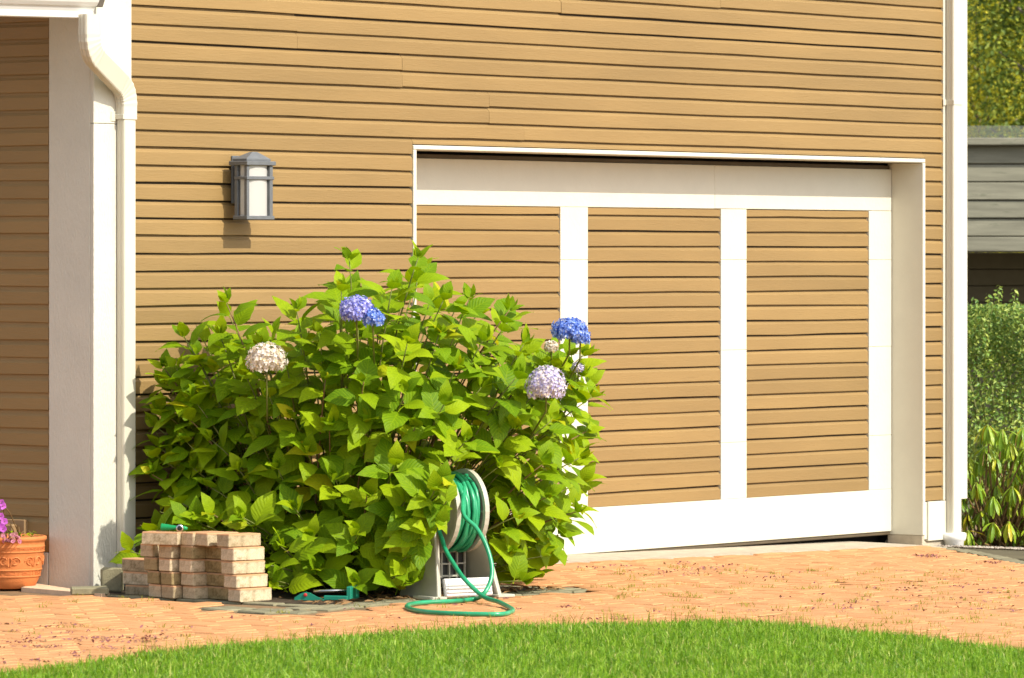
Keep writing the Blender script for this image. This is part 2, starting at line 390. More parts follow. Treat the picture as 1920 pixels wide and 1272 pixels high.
drive = grid_sheet('driveway', -9, 14, 93, -16, 4, 21, M['sand'], -.012)
pl = [(-30, 0)]
lawnpts = [CAM + RV * s + DV * d for s, d in zip(LS, LD)] + [CAM + RV * 12 + DV * 6, CAM + RV * 12 - DV * 14, CAM - RV * 14 - DV * 14, CAM - RV * 14 + DV * 17]
mb = MB(); NS = 50
ss = np.linspace(-6, 6, NS); rows = []
for s in ss:
    dmax = float(lawn_depth(s)); rows.append([CAM + RV * float(s) + DV * (dmax * k / 12 - 8 * (1 - k / 12)) for k in range(13)])
vs_ = [Vector((p.x, p.y, gz(p.x) + .004)) for r_ in rows for p in r_]
mb.add(vs_, [(i * 13 + k, (i + 1) * 13 + k, (i + 1) * 13 + k + 1, i * 13 + k + 1) for i in range(NS - 1) for k in range(12)])
M['lawnsoil'] = paint('lawn_soil', (.06, .085, .022), .95, .3, 20, None, .4, 40)
lawn = put('lawn', mb, M['lawnsoil']); tag(lawn, kind='structure')

# ---- pavers: herringbone, the 300 largest in view singly, the rest joined
def paver_geo(L, W, T=.05, bev=.005):
    x, y = L / 2 - .003, W / 2 - .003
    V = [(sx * x, sy * y, -T) for sx, sy in ((-1, -1), (1, -1), (1, 1), (-1, 1))]
    V += [(sx * x, sy * y, -bev) for sx, sy in ((-1, -1), (1, -1), (1, 1), (-1, 1))]
    V += [(sx * (x - bev), sy * (y - bev), 0) for sx, sy in ((-1, -1), (1, -1), (1, 1), (-1, 1))]
    Fq = [(0, 1, 5, 4), (1, 2, 6, 5), (2, 3, 7, 6), (3, 0, 4, 7), (4, 5, 9, 8), (5, 6, 10, 9), (6, 7, 11, 10), (7, 4, 8, 11), (8, 9, 10, 11)]
    return np.array(V, np.float32), np.array(Fq, np.int32)
PV, PF = paver_geo(.2, .1)
pm = bpy.data.meshes.new('paver'); pm.from_pydata(PV.tolist(), [], PF.tolist()); pm.materials.append(M['paver']); pm.materials.append(M['paverside']); pm.polygons.foreach_set('material_index', [1] * 4 + [0] * 5)
pav = []
W_ = .1
for i in range(-170, 190):
    for j in range(-90, 42):
        m4 = (i - j) % 4
        if m4 == 0: cx, cy, a = (i + 1) * W_, (j + .5) * W_, 0
        elif m4 == 3: cx, cy, a = (i + .5) * W_, (j + 1) * W_, 90     # upright brick occupying (i,j),(i,j+1)
        else: continue
        x, y = cx - .03, cy - .03
        if not (-8.4 < x < 9 and -8.5 < y < 2.6): continue
        if y > -.26 and x > -2.75: continue
        if y > -.26 and -3.3 < x: continue
        if in_bed(x - .12, y) or in_bed(x + .12, y + .12) or in_bed(x, y + .12): continue
        if in_right(x + .12, y) or is_lawn(x, y, .12): continue
        pav.append((x, y, a))
def paver_z(x, y): return gz(x) + .0015 * math.sin(5.1 * x + 3.3 * y) + .002 * math.sin(1.7 * x - 2.3 * y)
vis = []
for k, (x, y, a) in enumerate(pav):
    s, d = plan(x, y); px = CX + F * s / d; py = HY + F * (EYE - gz(x)) / d
    behind_bush = 470 < px < 1080 and py < 1128
    if -10 < px < 1930 and not behind_bush and py < 1270: vis.append((d + rnd.random() * .3, k))
vis.sort(); single = set(k for _, k in vis[:299])
AV, AF = [], []
for k, (x, y, a) in enumerate(pav):
    jz = rnd.gauss(0, .0014); tx, ty = rnd.gauss(0, .007), rnd.gauss(0, .007); ja = rnd.gauss(0, .9)
    mat = Matrix.Rotation(R(a + ja), 3, 'Z') @ Matrix.Rotation(tx, 3, 'X') @ Matrix.Rotation(ty, 3, 'Y')
    p = Vector((x + rnd.gauss(0, .001), y + rnd.gauss(0, .001), paver_z(x, y) + jz))
    if k in single:
        o = link('paver', pm, drive); o.matrix_local = Matrix.Translation(p) @ mat.to_4x4()
    else:
        AV.append(PV @ np.array(mat, np.float32).T + np.array(p, np.float32)); AF.append(PF + 12 * len(AF))
pf = big_mesh('paving', np.concatenate(AV), np.concatenate(AF), M['paver'], drive); tag(pf, kind='stuff')
pf.data.materials.append(M['paverside']); pf.data.polygons.foreach_set('material_index', np.tile([1] * 4 + [0] * 5, len(AF)).astype(np.int32))

# grey edging stones round the bed, along the lawn and by the right bed
EM = {}
def edging(pts, L=.2, W=.1, lift=-.001):
    for (x0, y0), (x1, y1) in zip(pts, pts[1:]):
        n = max(1, int(math.hypot(x1 - x0, y1 - y0) / (L + .004)))
        for k in range(n):
            t = (k + .5) / n; x = x0 + (x1 - x0) * t; y = y0 + (y1 - y0) * t
            key = rnd.randrange(3)
            if key not in EM:
                V, Fq = paver_geo(L, W); V = V + nrs.normal(0, .0012, V.shape)
                me = bpy.data.meshes.new('edging_stone'); me.from_pydata(V.tolist(), [], Fq.tolist()); me.materials.append(M['greystone']); EM[key] = me
            o = link('edging_stone', EM[key], drive)
            o.matrix_local = Matrix.Translation((x, y, gz(x) + lift + rnd.uniform(-.0015, .0015))) @ Matrix.Rotation(math.atan2(y1 - y0, x1 - x0) + rnd.gauss(0, .02), 4, 'Z')
edging([(BED[0] - .01, BED[2] + .02), (BED[1], BED[2] + .02)]); edging([(BED[0], BED[2] + .13), (BED[1] + .02, BED[2] + .13)])
edging([(BED[1] - .05, BED[2] + .05), (BED[1] - .05, -.25)]); edging([(BED[0] + .05, BED[2] + .16), (BED[0] + .05, -.25)])
for q in range(2): edging([(-3.27 - q * .105, -1.40), (-3.36 - q * .105, -1.93)])
edging([(-3.5, -2.0), (-2.9, BED[2] + .02)]); edging([(-3.45, BED[2] + .11), (-2.95, BED[2] + .12)])
edging([(x + RV.x * .0 - DV.x * .05, y - DV.y * .05) for x, y in RB]); edging([(x + DV.x * .06, y + DV.y * .06) for x, y in RB])
lp = [CAM + RV * s + DV * (float(lawn_depth(s)) + .05) for s in np.linspace(-2.6, .4, 16)]
edging([(p.x, p.y) for p in lp])
bed = sheet('planting_bed', [(BED[0] + .1, BED[2] + .18), (BED[1] - .1, BED[2] + .18), (BED[1] - .1, -.02), (BED[0] + .1, -.02)], M['soil'], .0)
rb_ = MB()
for i_ in range(40):
    for j_ in range(44):
        xa, ya = 3.6 + i_ * .2, -6.0 + j_ * .2
        if in_right(xa + .1, ya + .1) and not (xa < 5.5 and ya > -.1): rb_.add([(xa, ya, gz(xa) - .006), (xa + .2, ya, gz(xa + .2) - .006), (xa + .2, ya + .2, gz(xa + .2) - .006), (xa, ya + .2, gz(xa) - .006)], [(0, 1, 2, 3)])
rbed = put('gravel_bed', rb_, M['earth']); tag(rbed, kind='structure')

# concrete threshold in front of the garage door, slab by the porch
th = MB()
for k in range(10):
    x0, x1 = -.12 + k * .53, -.12 + (k + 1) * .53
    th.add([(x0, -.25, gz(x0) + .004), (x1, -.25, gz(x1) + .004), (x1, .6, gz(x1) + .02), (x0, .6, gz(x0) + .02), (x0, -.25, gz(x0) - .2), (x1, -.25, gz(x1) - .2)], [(0, 1, 2, 3), (4, 5, 1, 0)])
tag(put('threshold', th, M['concrete']), kind='structure')

# ================================================================== HOUSE
house = empty('house', (1.5, 0, 0))
tag(house, 'tan house with horizontal wood siding, white corner trim and recessed garage door', 'house')
E = .09
PROF = [(.0, .0005), (.0205, 0.0), (.0215, .0025), (.0210, .063), (.0165, .068), (.0095, .074), (.0075, .0805), (.0, .0820), (.0, .0900)]
SPROF = [(.008, .0015), (.0185, 0.0), (.0195, .0025), (.0190, .060), (.0150, .066), (.0105, .074), (.0085, .0915)]
def board(frame, a, b, z, mat, parent, name='siding_board', prof=None, cut_lo=None, cut_hi=None, seg=.42, wob=.0014):
    prof = prof or PROF; n = max(1, int((b - a) / seg)); vs = []; m = len(prof); base = rnd.uniform(-.0006, .0006); outj = rnd.uniform(-.0015, .0015)
    tilt = rnd.gauss(0, .0012)
    for i in range(n + 1):
        s = a + (b - a) * i / n; j = base + rnd.gauss(0, wob) + tilt * (i / n - .5) * 2
        for (o, h) in prof:
            hh = z + h + (j if h < .01 else 0)
            if cut_lo is not None: hh = max(hh, cut_lo)
            if cut_hi is not None: hh = min(hh, cut_hi)
            vs.append(frame(s, o + outj, hh))
    fs = [(i * m + k, (i + 1) * m + k, (i + 1) * m + k + 1, i * m + k + 1) for i in range(n) for k in range(m - 1)]
    fs += [tuple(range(m))[::-1], tuple(n * m + k for k in range(m))]
    mb = MB(); mb.add(vs, fs); return put(name, mb, mat, parent)
main_f = lambda s, o, z: (s, -o, z)
XC, XE = -2.60, 5.54                                   # corners of the main wall
XL, XR = -2.336, 5.268                                 # siding between the corner boards
ZH = 2.272                                             # underside of the garage header
X0, X1 = 0.0, 5.03                                     # clear opening
ZT = 3.75
mw = MB()
mw.box((XC + .02, .0, -.25), (X0 - .03, .14, ZT)); mw.box((X1 + .03, .0, -.1), (XE - .02, .14, ZT)); mw.box((X0 - .03, .0, ZH + .03), (X1 + .03, .14, ZT))
main_wall = put('main_wall', mw, M['sheath'], house)
LINE0 = 2.610
ks = [k for k in range(-30, 14)]
joints = {}
for k in ks:
    z = LINE0 + k * E
    if z > ZT - .1: continue
    if z + E < ZH + .026:
        if z > -.02: board(main_f, XL, X0 - .034, z, M['siding'], main_wall)
        if z > .15: board(main_f, X1 + .034, XR, z, M['siding'], main_wall)
    else:
        grp = k // 2; rr = random.Random(grp * 13 + 5)
        js = sorted(rr.uniform(XL + .5, XR - .4) for _ in range(rr.choice((1, 2, 2))))
        if len(js) == 2 and js[1] - js[0] < 1.2: js = js[:1]
        e = [XL] + js + [XR]
        if z < ZH + .026 < z + E:                     # the course cut by the header
            board(main_f, XL, X0 - .034, z, M['siding'], main_wall)
            board(main_f, X0 - .031, X1 + .031, z, M['siding'], main_wall, cut_lo=ZH + .029)
            board(main_f, X1 + .034, XR, z, M['siding'], main_wall)
        else:
            for a, b in zip(e, e[1:]): board(main_f, a + .0008, b - .0008, z, M['siding'], main_wall)
# side wall inside the porch, square to the main wall
side_f = lambda s, o, z: (XC - o, s, z)
sw = MB(); sw.box((XC, .14, -.25), (XC + .14, 6.0, ZT)); side_wall = put('side_wall', sw, M['sheath'], house)
YS0 = .285
for k in ks:
    z = LINE0 + k * E + .008
    if .185 < z < 3.2: board(side_f, YS0, 4.5, z, M['side_siding'], side_wall, prof=SPROF, seg=.4)
sb = MB(); sb.box((XC - .024, YS0 + .001, -.05), (XC - .002, 4.5, .186), .003); put('skirt_board', sb, M['roughwhite'], side_wall)
vb = MB(); vp = on_side(25, 990, XC - .02)
vb.box((XC - .045, vp.y - .10, vp.z - .055), (XC - .018, vp.y + .075, vp.z + .045), .004); vent = put('vent_hood', vb, M['vent'], side_wall)
vb = MB(); vb.box((XC - .085, vp.y - .055, vp.z - .032), (XC - .046, vp.y + .03, vp.z + .022), .01); put('vent_flap', vb, M['vent'], house)

# corner boards
def plank(lo, hi, name, mat=M['white'], parent=house, bev=.003):
    mb = MB(); mb.box(lo, hi, bev); return put(name, mb, mat, parent)
plank((XC - .024, -.027, .0), (XL - .0005, -.001, 2.36), 'corner_board', M['roughwhite'])
plank((XC - .0242, -.0272, 2.362), (XL - .0005, -.001, ZT), 'corner_board', M['roughwhite'])
plank((XC - .0245, -.0005, -.02), (XC - .001, YS0 - .006, ZT), 'corner_board', M['roughwhite'])
zk = on_plane(1768, 938).z
plank((XR + .0005, -.026, zk), (XE + .005, -.001, ZT), 'corner_board')
plank((XE - .001, -.0005, zk), (XE + .022, .26, ZT), 'corner_board')
sk = on_plane(1740, 1014).z
plank((X1 + .062, -.03, sk), (XR + .045, -.001, zk - .002), 'skirt_board')
plank((X1 + .034, -.018, sk + .01), (X1 + .061, -.001, .172), 'skirt_board')
# foundation
plank((XC + .01, .0, -.4), (X0 - .04, .2, -.0), 'foundation', M['concrete']); 
plank((X1 + .033, -.012, -.4), (XE - .01, .28, sk - .001), 'foundation', M['concrete'], house, .01)
# jambs and head of the opening
jb = on_plane(1700, 1003, .1).z
plank((X1 + .004, -.022, -.4), (X1 + .031, .236, jb - .001), 'foundation', M['concrete'], house, .004)
plank((X0 - .03, -.026, -.02), (X0 - .002, .208, ZH - .0015), 'door_jamb')
plank((X1 + .002, -.028, jb), (X1 + .030, .235, ZH - .0015), 'door_jamb')
plank((X0 - .0305, -.027, ZH), (X1 + .0305, .235, ZH + .024), 'door_head')
gi = MB(); gi.box((X0 - .5, .33, -.3), (X1 + .5, .36, 2.8)); gi.box((X0 - .5, .15, 2.42), (X1 + .5, .33, 2.45)); gi.box((X1 + .05, .145, -.3), (X1 + .1, .33, 2.42)); gi.box((X0 - .1, .145, -.3), (X0 - .05, .33, 2.42))
put('dark_backing', gi, M['void'], house)  # near-black sheets behind the door, darkness of the interior put into their colour
rt = MB(); rt.box((X0 - .001, .262, 2.2), (X1 + .001, .329, ZH - .004)); put('head_gap_dark', rt, M['void'], house)  # near-black filler, paints the gap over the door as unlit

# garage door
YD = .215
dr = MB(); dr.box((X0 - .03, YD + .012, -.012), (X1 + .001, YD + .05, 2.232)); door = put('garage_door', dr, M['sheath'], house)
door_f = lambda s, o, z: (s, YD + .012 - o, z)
def dx(px): return on_plane(px, 600, YD - .012).x
ST = [(X0 - .029, dx(779)), (dx(1051), dx(1102.5)), (dx(1352), dx(1400)), (dx(1629.5), X1 - .002)]
ZTR, ZBR = 1.974, .249
xj = dx(1340)
plank((X0 - .029, YD - .013, ZTR), (xj - .0008, YD + .011, 2.232), 'top_rail', M['white'], door)
plank((xj + .0008, YD - .0128, ZTR + .001), (X1 - .002, YD + .011, 2.232), 'top_rail', M['white'], door)
plank((X0 - .029, YD - .0135, -.012), (X1 - .002, YD + .011, ZBR), 'bottom_rail', M['white'], door)
secs = [ZBR, .585, 1.135, 1.672, ZTR]
for i, (a, b) in enumerate(ST):
    for z0, z1 in zip(secs, secs[1:]):
        q = rnd.uniform(-.0006, .0006)
        plank((a + q, YD - .0125 + q, z0 + .0006), (b + q, YD + .011, z1 - .0006), 'stile', M['white'], door, .002)
for (a, b) in ((ST[0][1], ST[1][0]), (ST[1][1], ST[2][0]), (ST[2][1], ST[3][0])):
    z = 1.931; 
    while z > ZBR - E:
        board(door_f, a + .0035, b - .0045, z, M['siding'], door, seg=.4, cut_lo=ZBR + .002 if z < ZBR else None, cut_hi=ZTR - .003 if z + .09 > ZTR else None)
        z -= .0887
ds = MB(); ds.box((X0, YD - .004, -.034), (X1 - .004, YD + .03, -.0125), .004); put('bottom_seal', ds, M['rubber'], door)
ts = MB(); ts.box((X0, YD + .0, 2.2325), (X1 - .002, YD + .04, 2.256), .002); put('top_seal', ts, M['rubber'], door)

# downspouts, gutter, porch roof
def spout_prof(wd, dp, n=4):                            # fluted rectangle: x along the wall, y outwards
    pr = []
    def side(p, q, nrm, flutes):
        for k in range(flutes * 2):
            t = (k + .5) / (flutes * 2); c = (-.0022 if k % 2 else .0012)
            pr.append((p[0] + (q[0] - p[0]) * t + nrm[0] * c, p[1] + (q[1] - p[1]) * t + nrm[1] * c))
    r = .007; w2, d2 = wd / 2, dp / 2
    for (sx, sy, a0) in ((1, -1, -90), (1, 1, 0), (-1, 1, 90), (-1, -1, 180)):
        for a in (0, 45, 90): pr.append((sx * (w2 - r) + r * math.cos(R(a0 + a)), sy * (d2 - r) + r * math.sin(R(a0 + a))))
        if (sx, sy) == (1, -1): side((w2, -d2 + r), (w2, d2 - r), (1, 0), 2)
        if (sx, sy) == (-1, 1): side((-w2, d2 - r), (-w2, -d2 + r), (-1, 0), 2)
    return pr
def arc_path(pts, nper=7, rad=.09):
    P = [Vector(p) for p in pts]; out = [P[0]]
    for i in range(1, len(P) - 1):
        a = (P[i - 1] - P[i]).normalized(); b = (P[i + 1] - P[i]).normalized()
        p0 = P[i] + a * rad; p2 = P[i] + b * rad
        for k in range(nper + 1):
            t = k / nper; out.append(p0 * (1 - t) ** 2 + P[i] * 2 * t * (1 - t) + p2 * t * t)
    out.append(P[-1]); return out
# left one
yF = -.03 - .054
cxl = on_plane(233.5, 600, yF).x + .044; cyl = yF + .027
dn = MB(); SPR = spout_prof(.088, .054)
dn.sweep([(cxl, cyl, 2.40), (cxl, cyl, 1.3), (cxl, cyl, gz(cxl) + .02)], SPR, up=(1, 0, 0))
dsp = put('downspout', dn, M['spout'], house)
gx = on_plane(166, 55, -.16).x
pth = arc_path([(gx, -.165, 2.90), (gx, -.165, 2.715), (cxl, cyl, 2.535), (cxl, cyl, 2.385)], 11, .085)
el = MB(); scl = [1.16 + (.045 if (i % 2 and 1 <= i < len(pth) - 1) else 0) for i in range(len(pth))]
el.sweep(pth, SPR, up=(1, 0, 0), scale=scl); put('elbow', el, M['spout'], dsp)
stp = MB(); stp.box((cxl - .055, cyl - .029, 2.385), (cxl + .05, cyl + .03, 2.41), .002); stp.box((cxl - .085, -.031, 2.375), (cxl - .045, -.0275, 2.425), .001); put('strap', stp, M['spout'], dsp)
# right one
yF2 = -.03 - .058
cxr = on_plane(1788.5, 600, yF2).x + .045; cyr = yF2 + .029
dn = MB(); SP2 = spout_prof(.092, .058); dn.sweep([(cxr, cyr, ZT), (cxr, cyr, 1.2), (cxr, cyr, -.06)], SP2, up=(1, 0, 0)); dsr = put('downspout', dn, M['spout'], house)
zs = on_plane(1785, 192, yF2).z
stp = MB(); stp.box((cxr - .049, cyr - .032, zs - .016), (cxr + .049, cyr + .03, zs + .016), .002); stp.obox((cxr - .062, -.029, zs), (.014, .003, .02), Matrix.Identity(3), .002); put('strap', stp, M['spout'], dsr)
ad = MB(); za = -.05
ad.lathe([(.0, za - .12), (.058, za - .12), (.062, za - .03), (.074, za - .02), (.078, za + .0), (.078, za + .02), (.07, za + .024), (.0, za + .024)], 28, (cxr + .0, cyr, 0)); put('drain_adapter', ad, M['pvc'], dsr)
# gutter along the porch eave
gxe = on_plane(184, 30, -.17).x
KP = [(.0, .0), (.072, 0), (.076, .004), (.078, .048), (.082, .052), (.098, .062), (.112, .080), (.120, .100), (.128, .103), (.128, .118), (.118, .120), (.118, .112), (.112, .105), (.07, .02), (.003, .02), (.0, .118)]
def gut_z(x): return 2.882 + .018 * (x - gxe)
gt = MB(); vs_ = []; xs_ = [-4.38, -3.9, -3.4, gxe]
for x in xs_: vs_ += [(x, -.062 - o, gut_z(x) + h) for o, h in KP]
m_ = len(KP); gt.add(vs_, [(i * m_ + k, i * m_ + k + 1, (i + 1) * m_ + k + 1, (i + 1) * m_ + k) for i in range(len(xs_) - 1) for k in range(m_ - 1)])
gut = put('gutter', gt, M['gutter'], house)
ec = MB(); n_ = 13
for x, fl in ((gxe + .001, 0),): ec.add([(x, -.062 - o, gut_z(x) + h) for o, h in KP[:12]] + [(x, -.062, gut_z(x) + .118)] + [(x - .004, -.0622 - o, gut_z(x) + h) for o, h in KP[:12]] + [(x - .004, -.0622, gut_z(x) + .118)], [tuple(range(13)), tuple(range(13, 26))[::-1]])
put('end_cap', ec, M['gutter'], gut)
rf = MB(); rf.obox((-3.5, .95, 3.40), (.86, 1.15, .03), Matrix.Rotation(R(22), 3, 'X'), .005); roof = put('porch_roof', rf, M['roof'], house)
sf = MB(); sf.obox((-3.5, .98, 3.355), (.85, 1.1, .012), Matrix.Rotation(R(22), 3, 'X'), .002); put('bounce_panel', sf, M['white'], roof)  # unseen white panel, added to bounce light onto the side wall
fb = MB(); fb.box((-4.35, -.058, 2.90), (XC - .03, -.03, 3.02), .003); put('fascia_board', fb, M['white'], roof)
# house body behind, so that no light comes in from the back
bk = MB(); bk.box((XC + .14, 7.9, -.3), (XE, 8.0, ZT)); bk.box((XE - .12, .29, -.3), (XE - .004, 8, ZT)); bk.box((XC + .14, .4, ZT - .1), (XE, 8, ZT)); bk.box((XC, 6.0, -.3), (XC + .14, 8, ZT))
put('house_body', bk, M['sheath'], house)

# ================================================================== WALL LANTERN
Yf, Yb = -.175, -.089
lx0, lx1 = on_plane(463.2, 400, Yf).x, on_plane(512.0, 400, Yf).x
def lz(py): return on_plane(485, py, Yf).z
lan = empty('wall_lantern', ((lx0 + lx1) / 2, -.02, lz(340)))
tag(lan, 'grey metal wall lantern with frosted glass cylinder mounted on the tan siding', 'lantern')
lm = M['lamp_metal']; lcx = (lx0 + lx1) / 2; lcy = (Yf + Yb) / 2
b_ = MB(); b_.box((lcx - .055, -.034, lz(382)), (lcx + .055, -.021, lz(292)), .003); put('back_plate', b_, lm, lan)
b_ = MB(); b_.box((lcx - .028, -.10, lz(330)), (lcx + .028, -.034, lz(303)), .004); put('arm', b_, lm, lan)
b_ = MB(); b_.box((lx0 - .012, Yf - .012, lz(310.5)), (lx1 + .012, Yb + .03, lz(302.5)), .003)
z1, z2, z3 = lz(302.5), lz(297.5), lz(285)
b_.box((lx0 + .008, Yf + .008, z1), (lx1 - .008, Yb + .02, z2), .002)
bx = [(lx0 + .012, Yf + .012, z2), (lx1 - .012, Yf + .012, z2), (lx1 - .012, Yb + .016, z2), (lx0 + .012, Yb + .016, z2)]
tx = [(lcx - .02, lcy - .008, z3), (lcx + .02, lcy - .008, z3), (lcx + .02, lcy + .012, z3), (lcx - .02, lcy + .012, z3)]
b_.add(bx + tx, [(0, 1, 5, 4), (1, 2, 6, 5), (2, 3, 7, 6), (3, 0, 4, 7), (4, 5, 6, 7)]); put('cap', b_, lm, lan)
for x in (lx0, lx1):
    for y in (Yf, Yb):
        sx = 1 if x == lx0 else -1; sy = 1 if y == Yf else -1; pw = .026 if x == lx1 else .020
        b_ = MB(); xa, xb = sorted((x, x + sx * pw)); ya, yb = sorted((y, y + sy * .020)); b_.box((xa, ya, lz(405.5)), (xb, yb, lz(310)), .002); put('post', b_, lm, lan)
b_ = MB(); zb = lz(334)
b_.box((lx0 - .005, Yf - .005, zb - .0085), (lx1 + .005, Yf + .003, zb + .0085), .002); b_.box((lx0 - .0045, Yf + .0035, zb - .008), (lx0 + .003, Yb, zb + .008), .002); b_.box((lx1 - .003, Yf + .0035, zb - .008), (lx1 + .0045, Yb, zb + .008), .002)
put('crossbar', b_, lm, lan)
b_ = MB(); b_.box((lx0 - .006, Yf - .006, lz(412)), (lx1 + .006, Yb + .006, lz(405)), .002); put('base_plate', b_, lm, lan)
b_ = MB(); gx_, gy_ = (lx1 - lx0) / 2 - .012, (Yb - Yf) / 2 - .003; ng = 48
def sp_(v): return math.copysign(abs(v) ** .85, v)
for zz in (lz(405), lz(310.5)): pass
ring = [(lcx + gx_ * sp_(math.cos(2 * math.pi * k / ng)), lcy + gy_ * sp_(math.sin(2 * math.pi * k / ng))) for k in range(ng)]
b_.add([(x, y, lz(405)) for x, y in ring] + [(x, y, lz(310.5)) for x, y in ring], [(k, (k + 1) % ng, ng + (k + 1) % ng, ng + k) for k in range(ng)], True)
put('glass', b_, M['opal'], lan)

# ================================================================== LEAVES
def leaf_shape(rng, L=1.0, Wd=.62, droop=.35, fold=.22, n=9, pet=.16, prof='ovate'):
    V, Fc, UV = [], [], []
    if prof == 'ovate': tv = [0, .06, .16, .30, .45, .60, .74, .86, .94, 1]; tw = [.04, .42, .80, 1.0, .97, .80, .55, .29, .12, .0]
    else: tv = [0, .15, .3, .45, .6, .72, .84, .93, .98, 1]; tw = [.12, .5, .78, .95, 1, .96, .8, .5, .25, 0]
    bend = rng.uniform(-.10, .10); wave = rng.uniform(.01, .035); ph = rng.uniform(0, 6)
    us = (-1, -.5, 0, .5, 1)
    for i in range(len(tv)):
        v = tv[i]; x = pet + v * L * (1 - .12 * droop * v)
        zc = .10 * math.sin(v * 2.2) - droop * v * v * L * .62
        for u in us:
            hw = tw[i] * Wd * .5 * L
            jag = 1 + (.05 * (1 if i % 2 else -1) if abs(u) == 1 and 0 < i < len(tv) - 1 else 0)
            y = u * hw * jag + bend * L * v * v
            z = zc + fold * abs(u) * hw * (1 - .5 * v) - (.35 * fold * u * u * hw) + wave * math.sin(7 * v + ph + u * 2) * abs(u) * L * .6
            V.append((x, y, z)); UV.append((.5 + u * .5, v))
    m = 5
    for i in range(len(tv) - 1):
        for k in range(4): Fc.append((i * m + k, (i + 1) * m + k, (i + 1) * m + k + 1, i * m + k + 1))
    b0 = len(V); r = .016                                # petiole
    V += [(0, -r, .0), (0, r, 0), (pet + .02, r * .8, .012), (pet + .02, -r * .8, .012)]; UV += [(.5, 0)] * 4
    Fc.append((b0, b0 + 3, b0 + 2, b0 + 1))
    return np.array(V, np.float32), Fc, UV
def mesh_from(name, V, Fc, UV, mat):
    mb = MB(); mb.add(V.tolist(), Fc, True, UV); return mb.mesh(name, mat)
def leaf_frame(fwd, nrm):
    f = Vector(fwd).normalized(); n = Vector(nrm); n = (n - f * n.dot(f)).normalized(); y = n.cross(f)
    return Matrix((f, y, n)).transposed()
class LeafSet:                                           # collects leaf placements; the best seen become objects, the rest one mesh
    def __init__(s, shapes, mat): s.sh = shapes; s.items = []; s.mat = mat; s.me = [mesh_from('leaf', *q, mat) for q in shapes]
    def add(s, p, rot, size, score): s.items.append((score, tuple(p), rot, size, rnd.randrange(len(s.sh))))
    def build(s, parent, nmax=300, stuff='foliage'):
        s.items.sort(key=lambda q: q[0])
        for (_, p, rot, size, k) in s.items[:nmax]:
            o = link('leaf', s.me[k], parent); o.matrix_local = Matrix.Translation(Vector(p) - wpos(parent)) @ rot.to_4x4() @ Matrix.Scale(size, 4)
        rest = s.items[nmax:]
        if not rest: return
        VV, FF, UU = [], [], []; off = 0
        for (_, p, rot, size, k) in rest:
            V, Fc, UV = s.sh[k]; VV.append(V @ (np.array(rot, np.float32).T * size) + np.array(p, np.float32)); FF.append(np.array(Fc, np.int32) + off); UU.append(np.array(UV, np.float32)); off += len(V)
        o = big_mesh(stuff, np.concatenate(VV), np.concatenate(FF), s.mat, parent, np.concatenate(UU), True); tag(o, kind='stuff'); return o

# ================================================================== HYDRANGEA
hb = Vector((-1.85, -1.0, 0)); hb.z = gz(hb.x)
hyd = empty('hydrangea_bush', hb)
tag(hyd, 'large green hydrangea bush with blue, lilac and cream flower heads before the wall', 'bush')
lr = random.Random(3)
HS = LeafSet([leaf_shape(lr, 1, lr.uniform(.52, .68), lr.uniform(.10, .60), lr.uniform(.08, .32)) for _ in range(16)], M['hydleaf'])
SIL = [(262, 700), (300, 690), (345, 622), (385, 600), (420, 562), (455, 590), (480, 622), (515, 600), (545, 580), (585, 598), (610, 560), (635, 500), (662, 492), (690, 540), (715, 520), (760, 490), (785, 482), (800, 500), (830, 545), (880, 558), (930, 590), (955, 578), (1000, 618), (1040, 650), (1085, 665), (1105, 720), (1120, 760), (1105, 820), (1100, 870), (1090, 940), (1075, 1000), (1050, 1060), (1030, 1095), (985, 1095), (940, 1085), (925, 1010), (915, 930), (875, 885), (825, 905), (805, 1000), (775, 1095), (700, 1112), (640, 1105), (560, 1090), (520, 1100), (500, 1050), (490, 1000), (430, 975), (330, 985), (290, 960), (285, 905), (330, 880), (325, 830), (268, 800), (258, 750)]
def inside(x, y, poly):
    c = False; n = len(poly)
    for i in range(n):
        x1, y1 = poly[i]; x2, y2 = poly[(i + 1) % n]
        if (y1 > y) != (y2 > y) and x < (x2 - x1) * (y - y1) / (y2 - y1) + x1: c = not c
    return c
def bush_front(px, py):                                  # depth of the front of the dome
    u = (px - 680) / 470; v = (py - 860) / 420
    f = 27.05 + .0002 * (px - 680) - 1.12 * math.sqrt(max(0, 1 - u * u * .95 - max(0, -v) ** 2 * .9))
    lim = (-2.38 - CAM.x) / (DV.x + RV.x * (px - CX) / F)                    # keeps clear of the white corner post
    t = min(1, max(0, (py - 860) / 180)); return max(f, lim * (1 - t) + f * t)
shoots = []
def try_shoot(px, py, dep, minr, kind):
    for q in shoots:
        if (q[0] - px) ** 2 + (q[1] - py) ** 2 < minr * minr and abs(q[2] - dep) < .28: return
    shoots.append((px, py, dep, kind))
for (px, py) in ((424, 568), (655, 488), (784, 484), (556, 582), (345, 632), (955, 582), (880, 562), (1092, 668), (735, 540), (640, 545), (280, 690), (1110, 745), (905, 640), (832, 562), (1085, 860), (1080, 960), (600, 625), (1062, 668), (1088, 705), (1040, 690), (275, 720), (300, 770), (272, 800), (300, 840), (330, 690), (285, 890), (315, 930)):
    shoots.append((px, py, bush_front(px, py) + .12, 'top'))
sr = random.Random(21)
for _ in range(5200):
    px, py = sr.uniform(250, 1130), sr.uniform(480, 1110)
    if not inside(px, py, SIL): continue
    try_shoot(px, py, bush_front(px, py) + sr.uniform(0, .22), 60, 'front')
for _ in range(3500):
    px, py = sr.uniform(265, 1110), sr.uniform(505, 1095)
    if inside(px, py - 12, SIL) and inside(px, py + 10, SIL): try_shoot(px, py, bush_front(px, py) + sr.uniform(.25, 1.25), 50, 'mid')
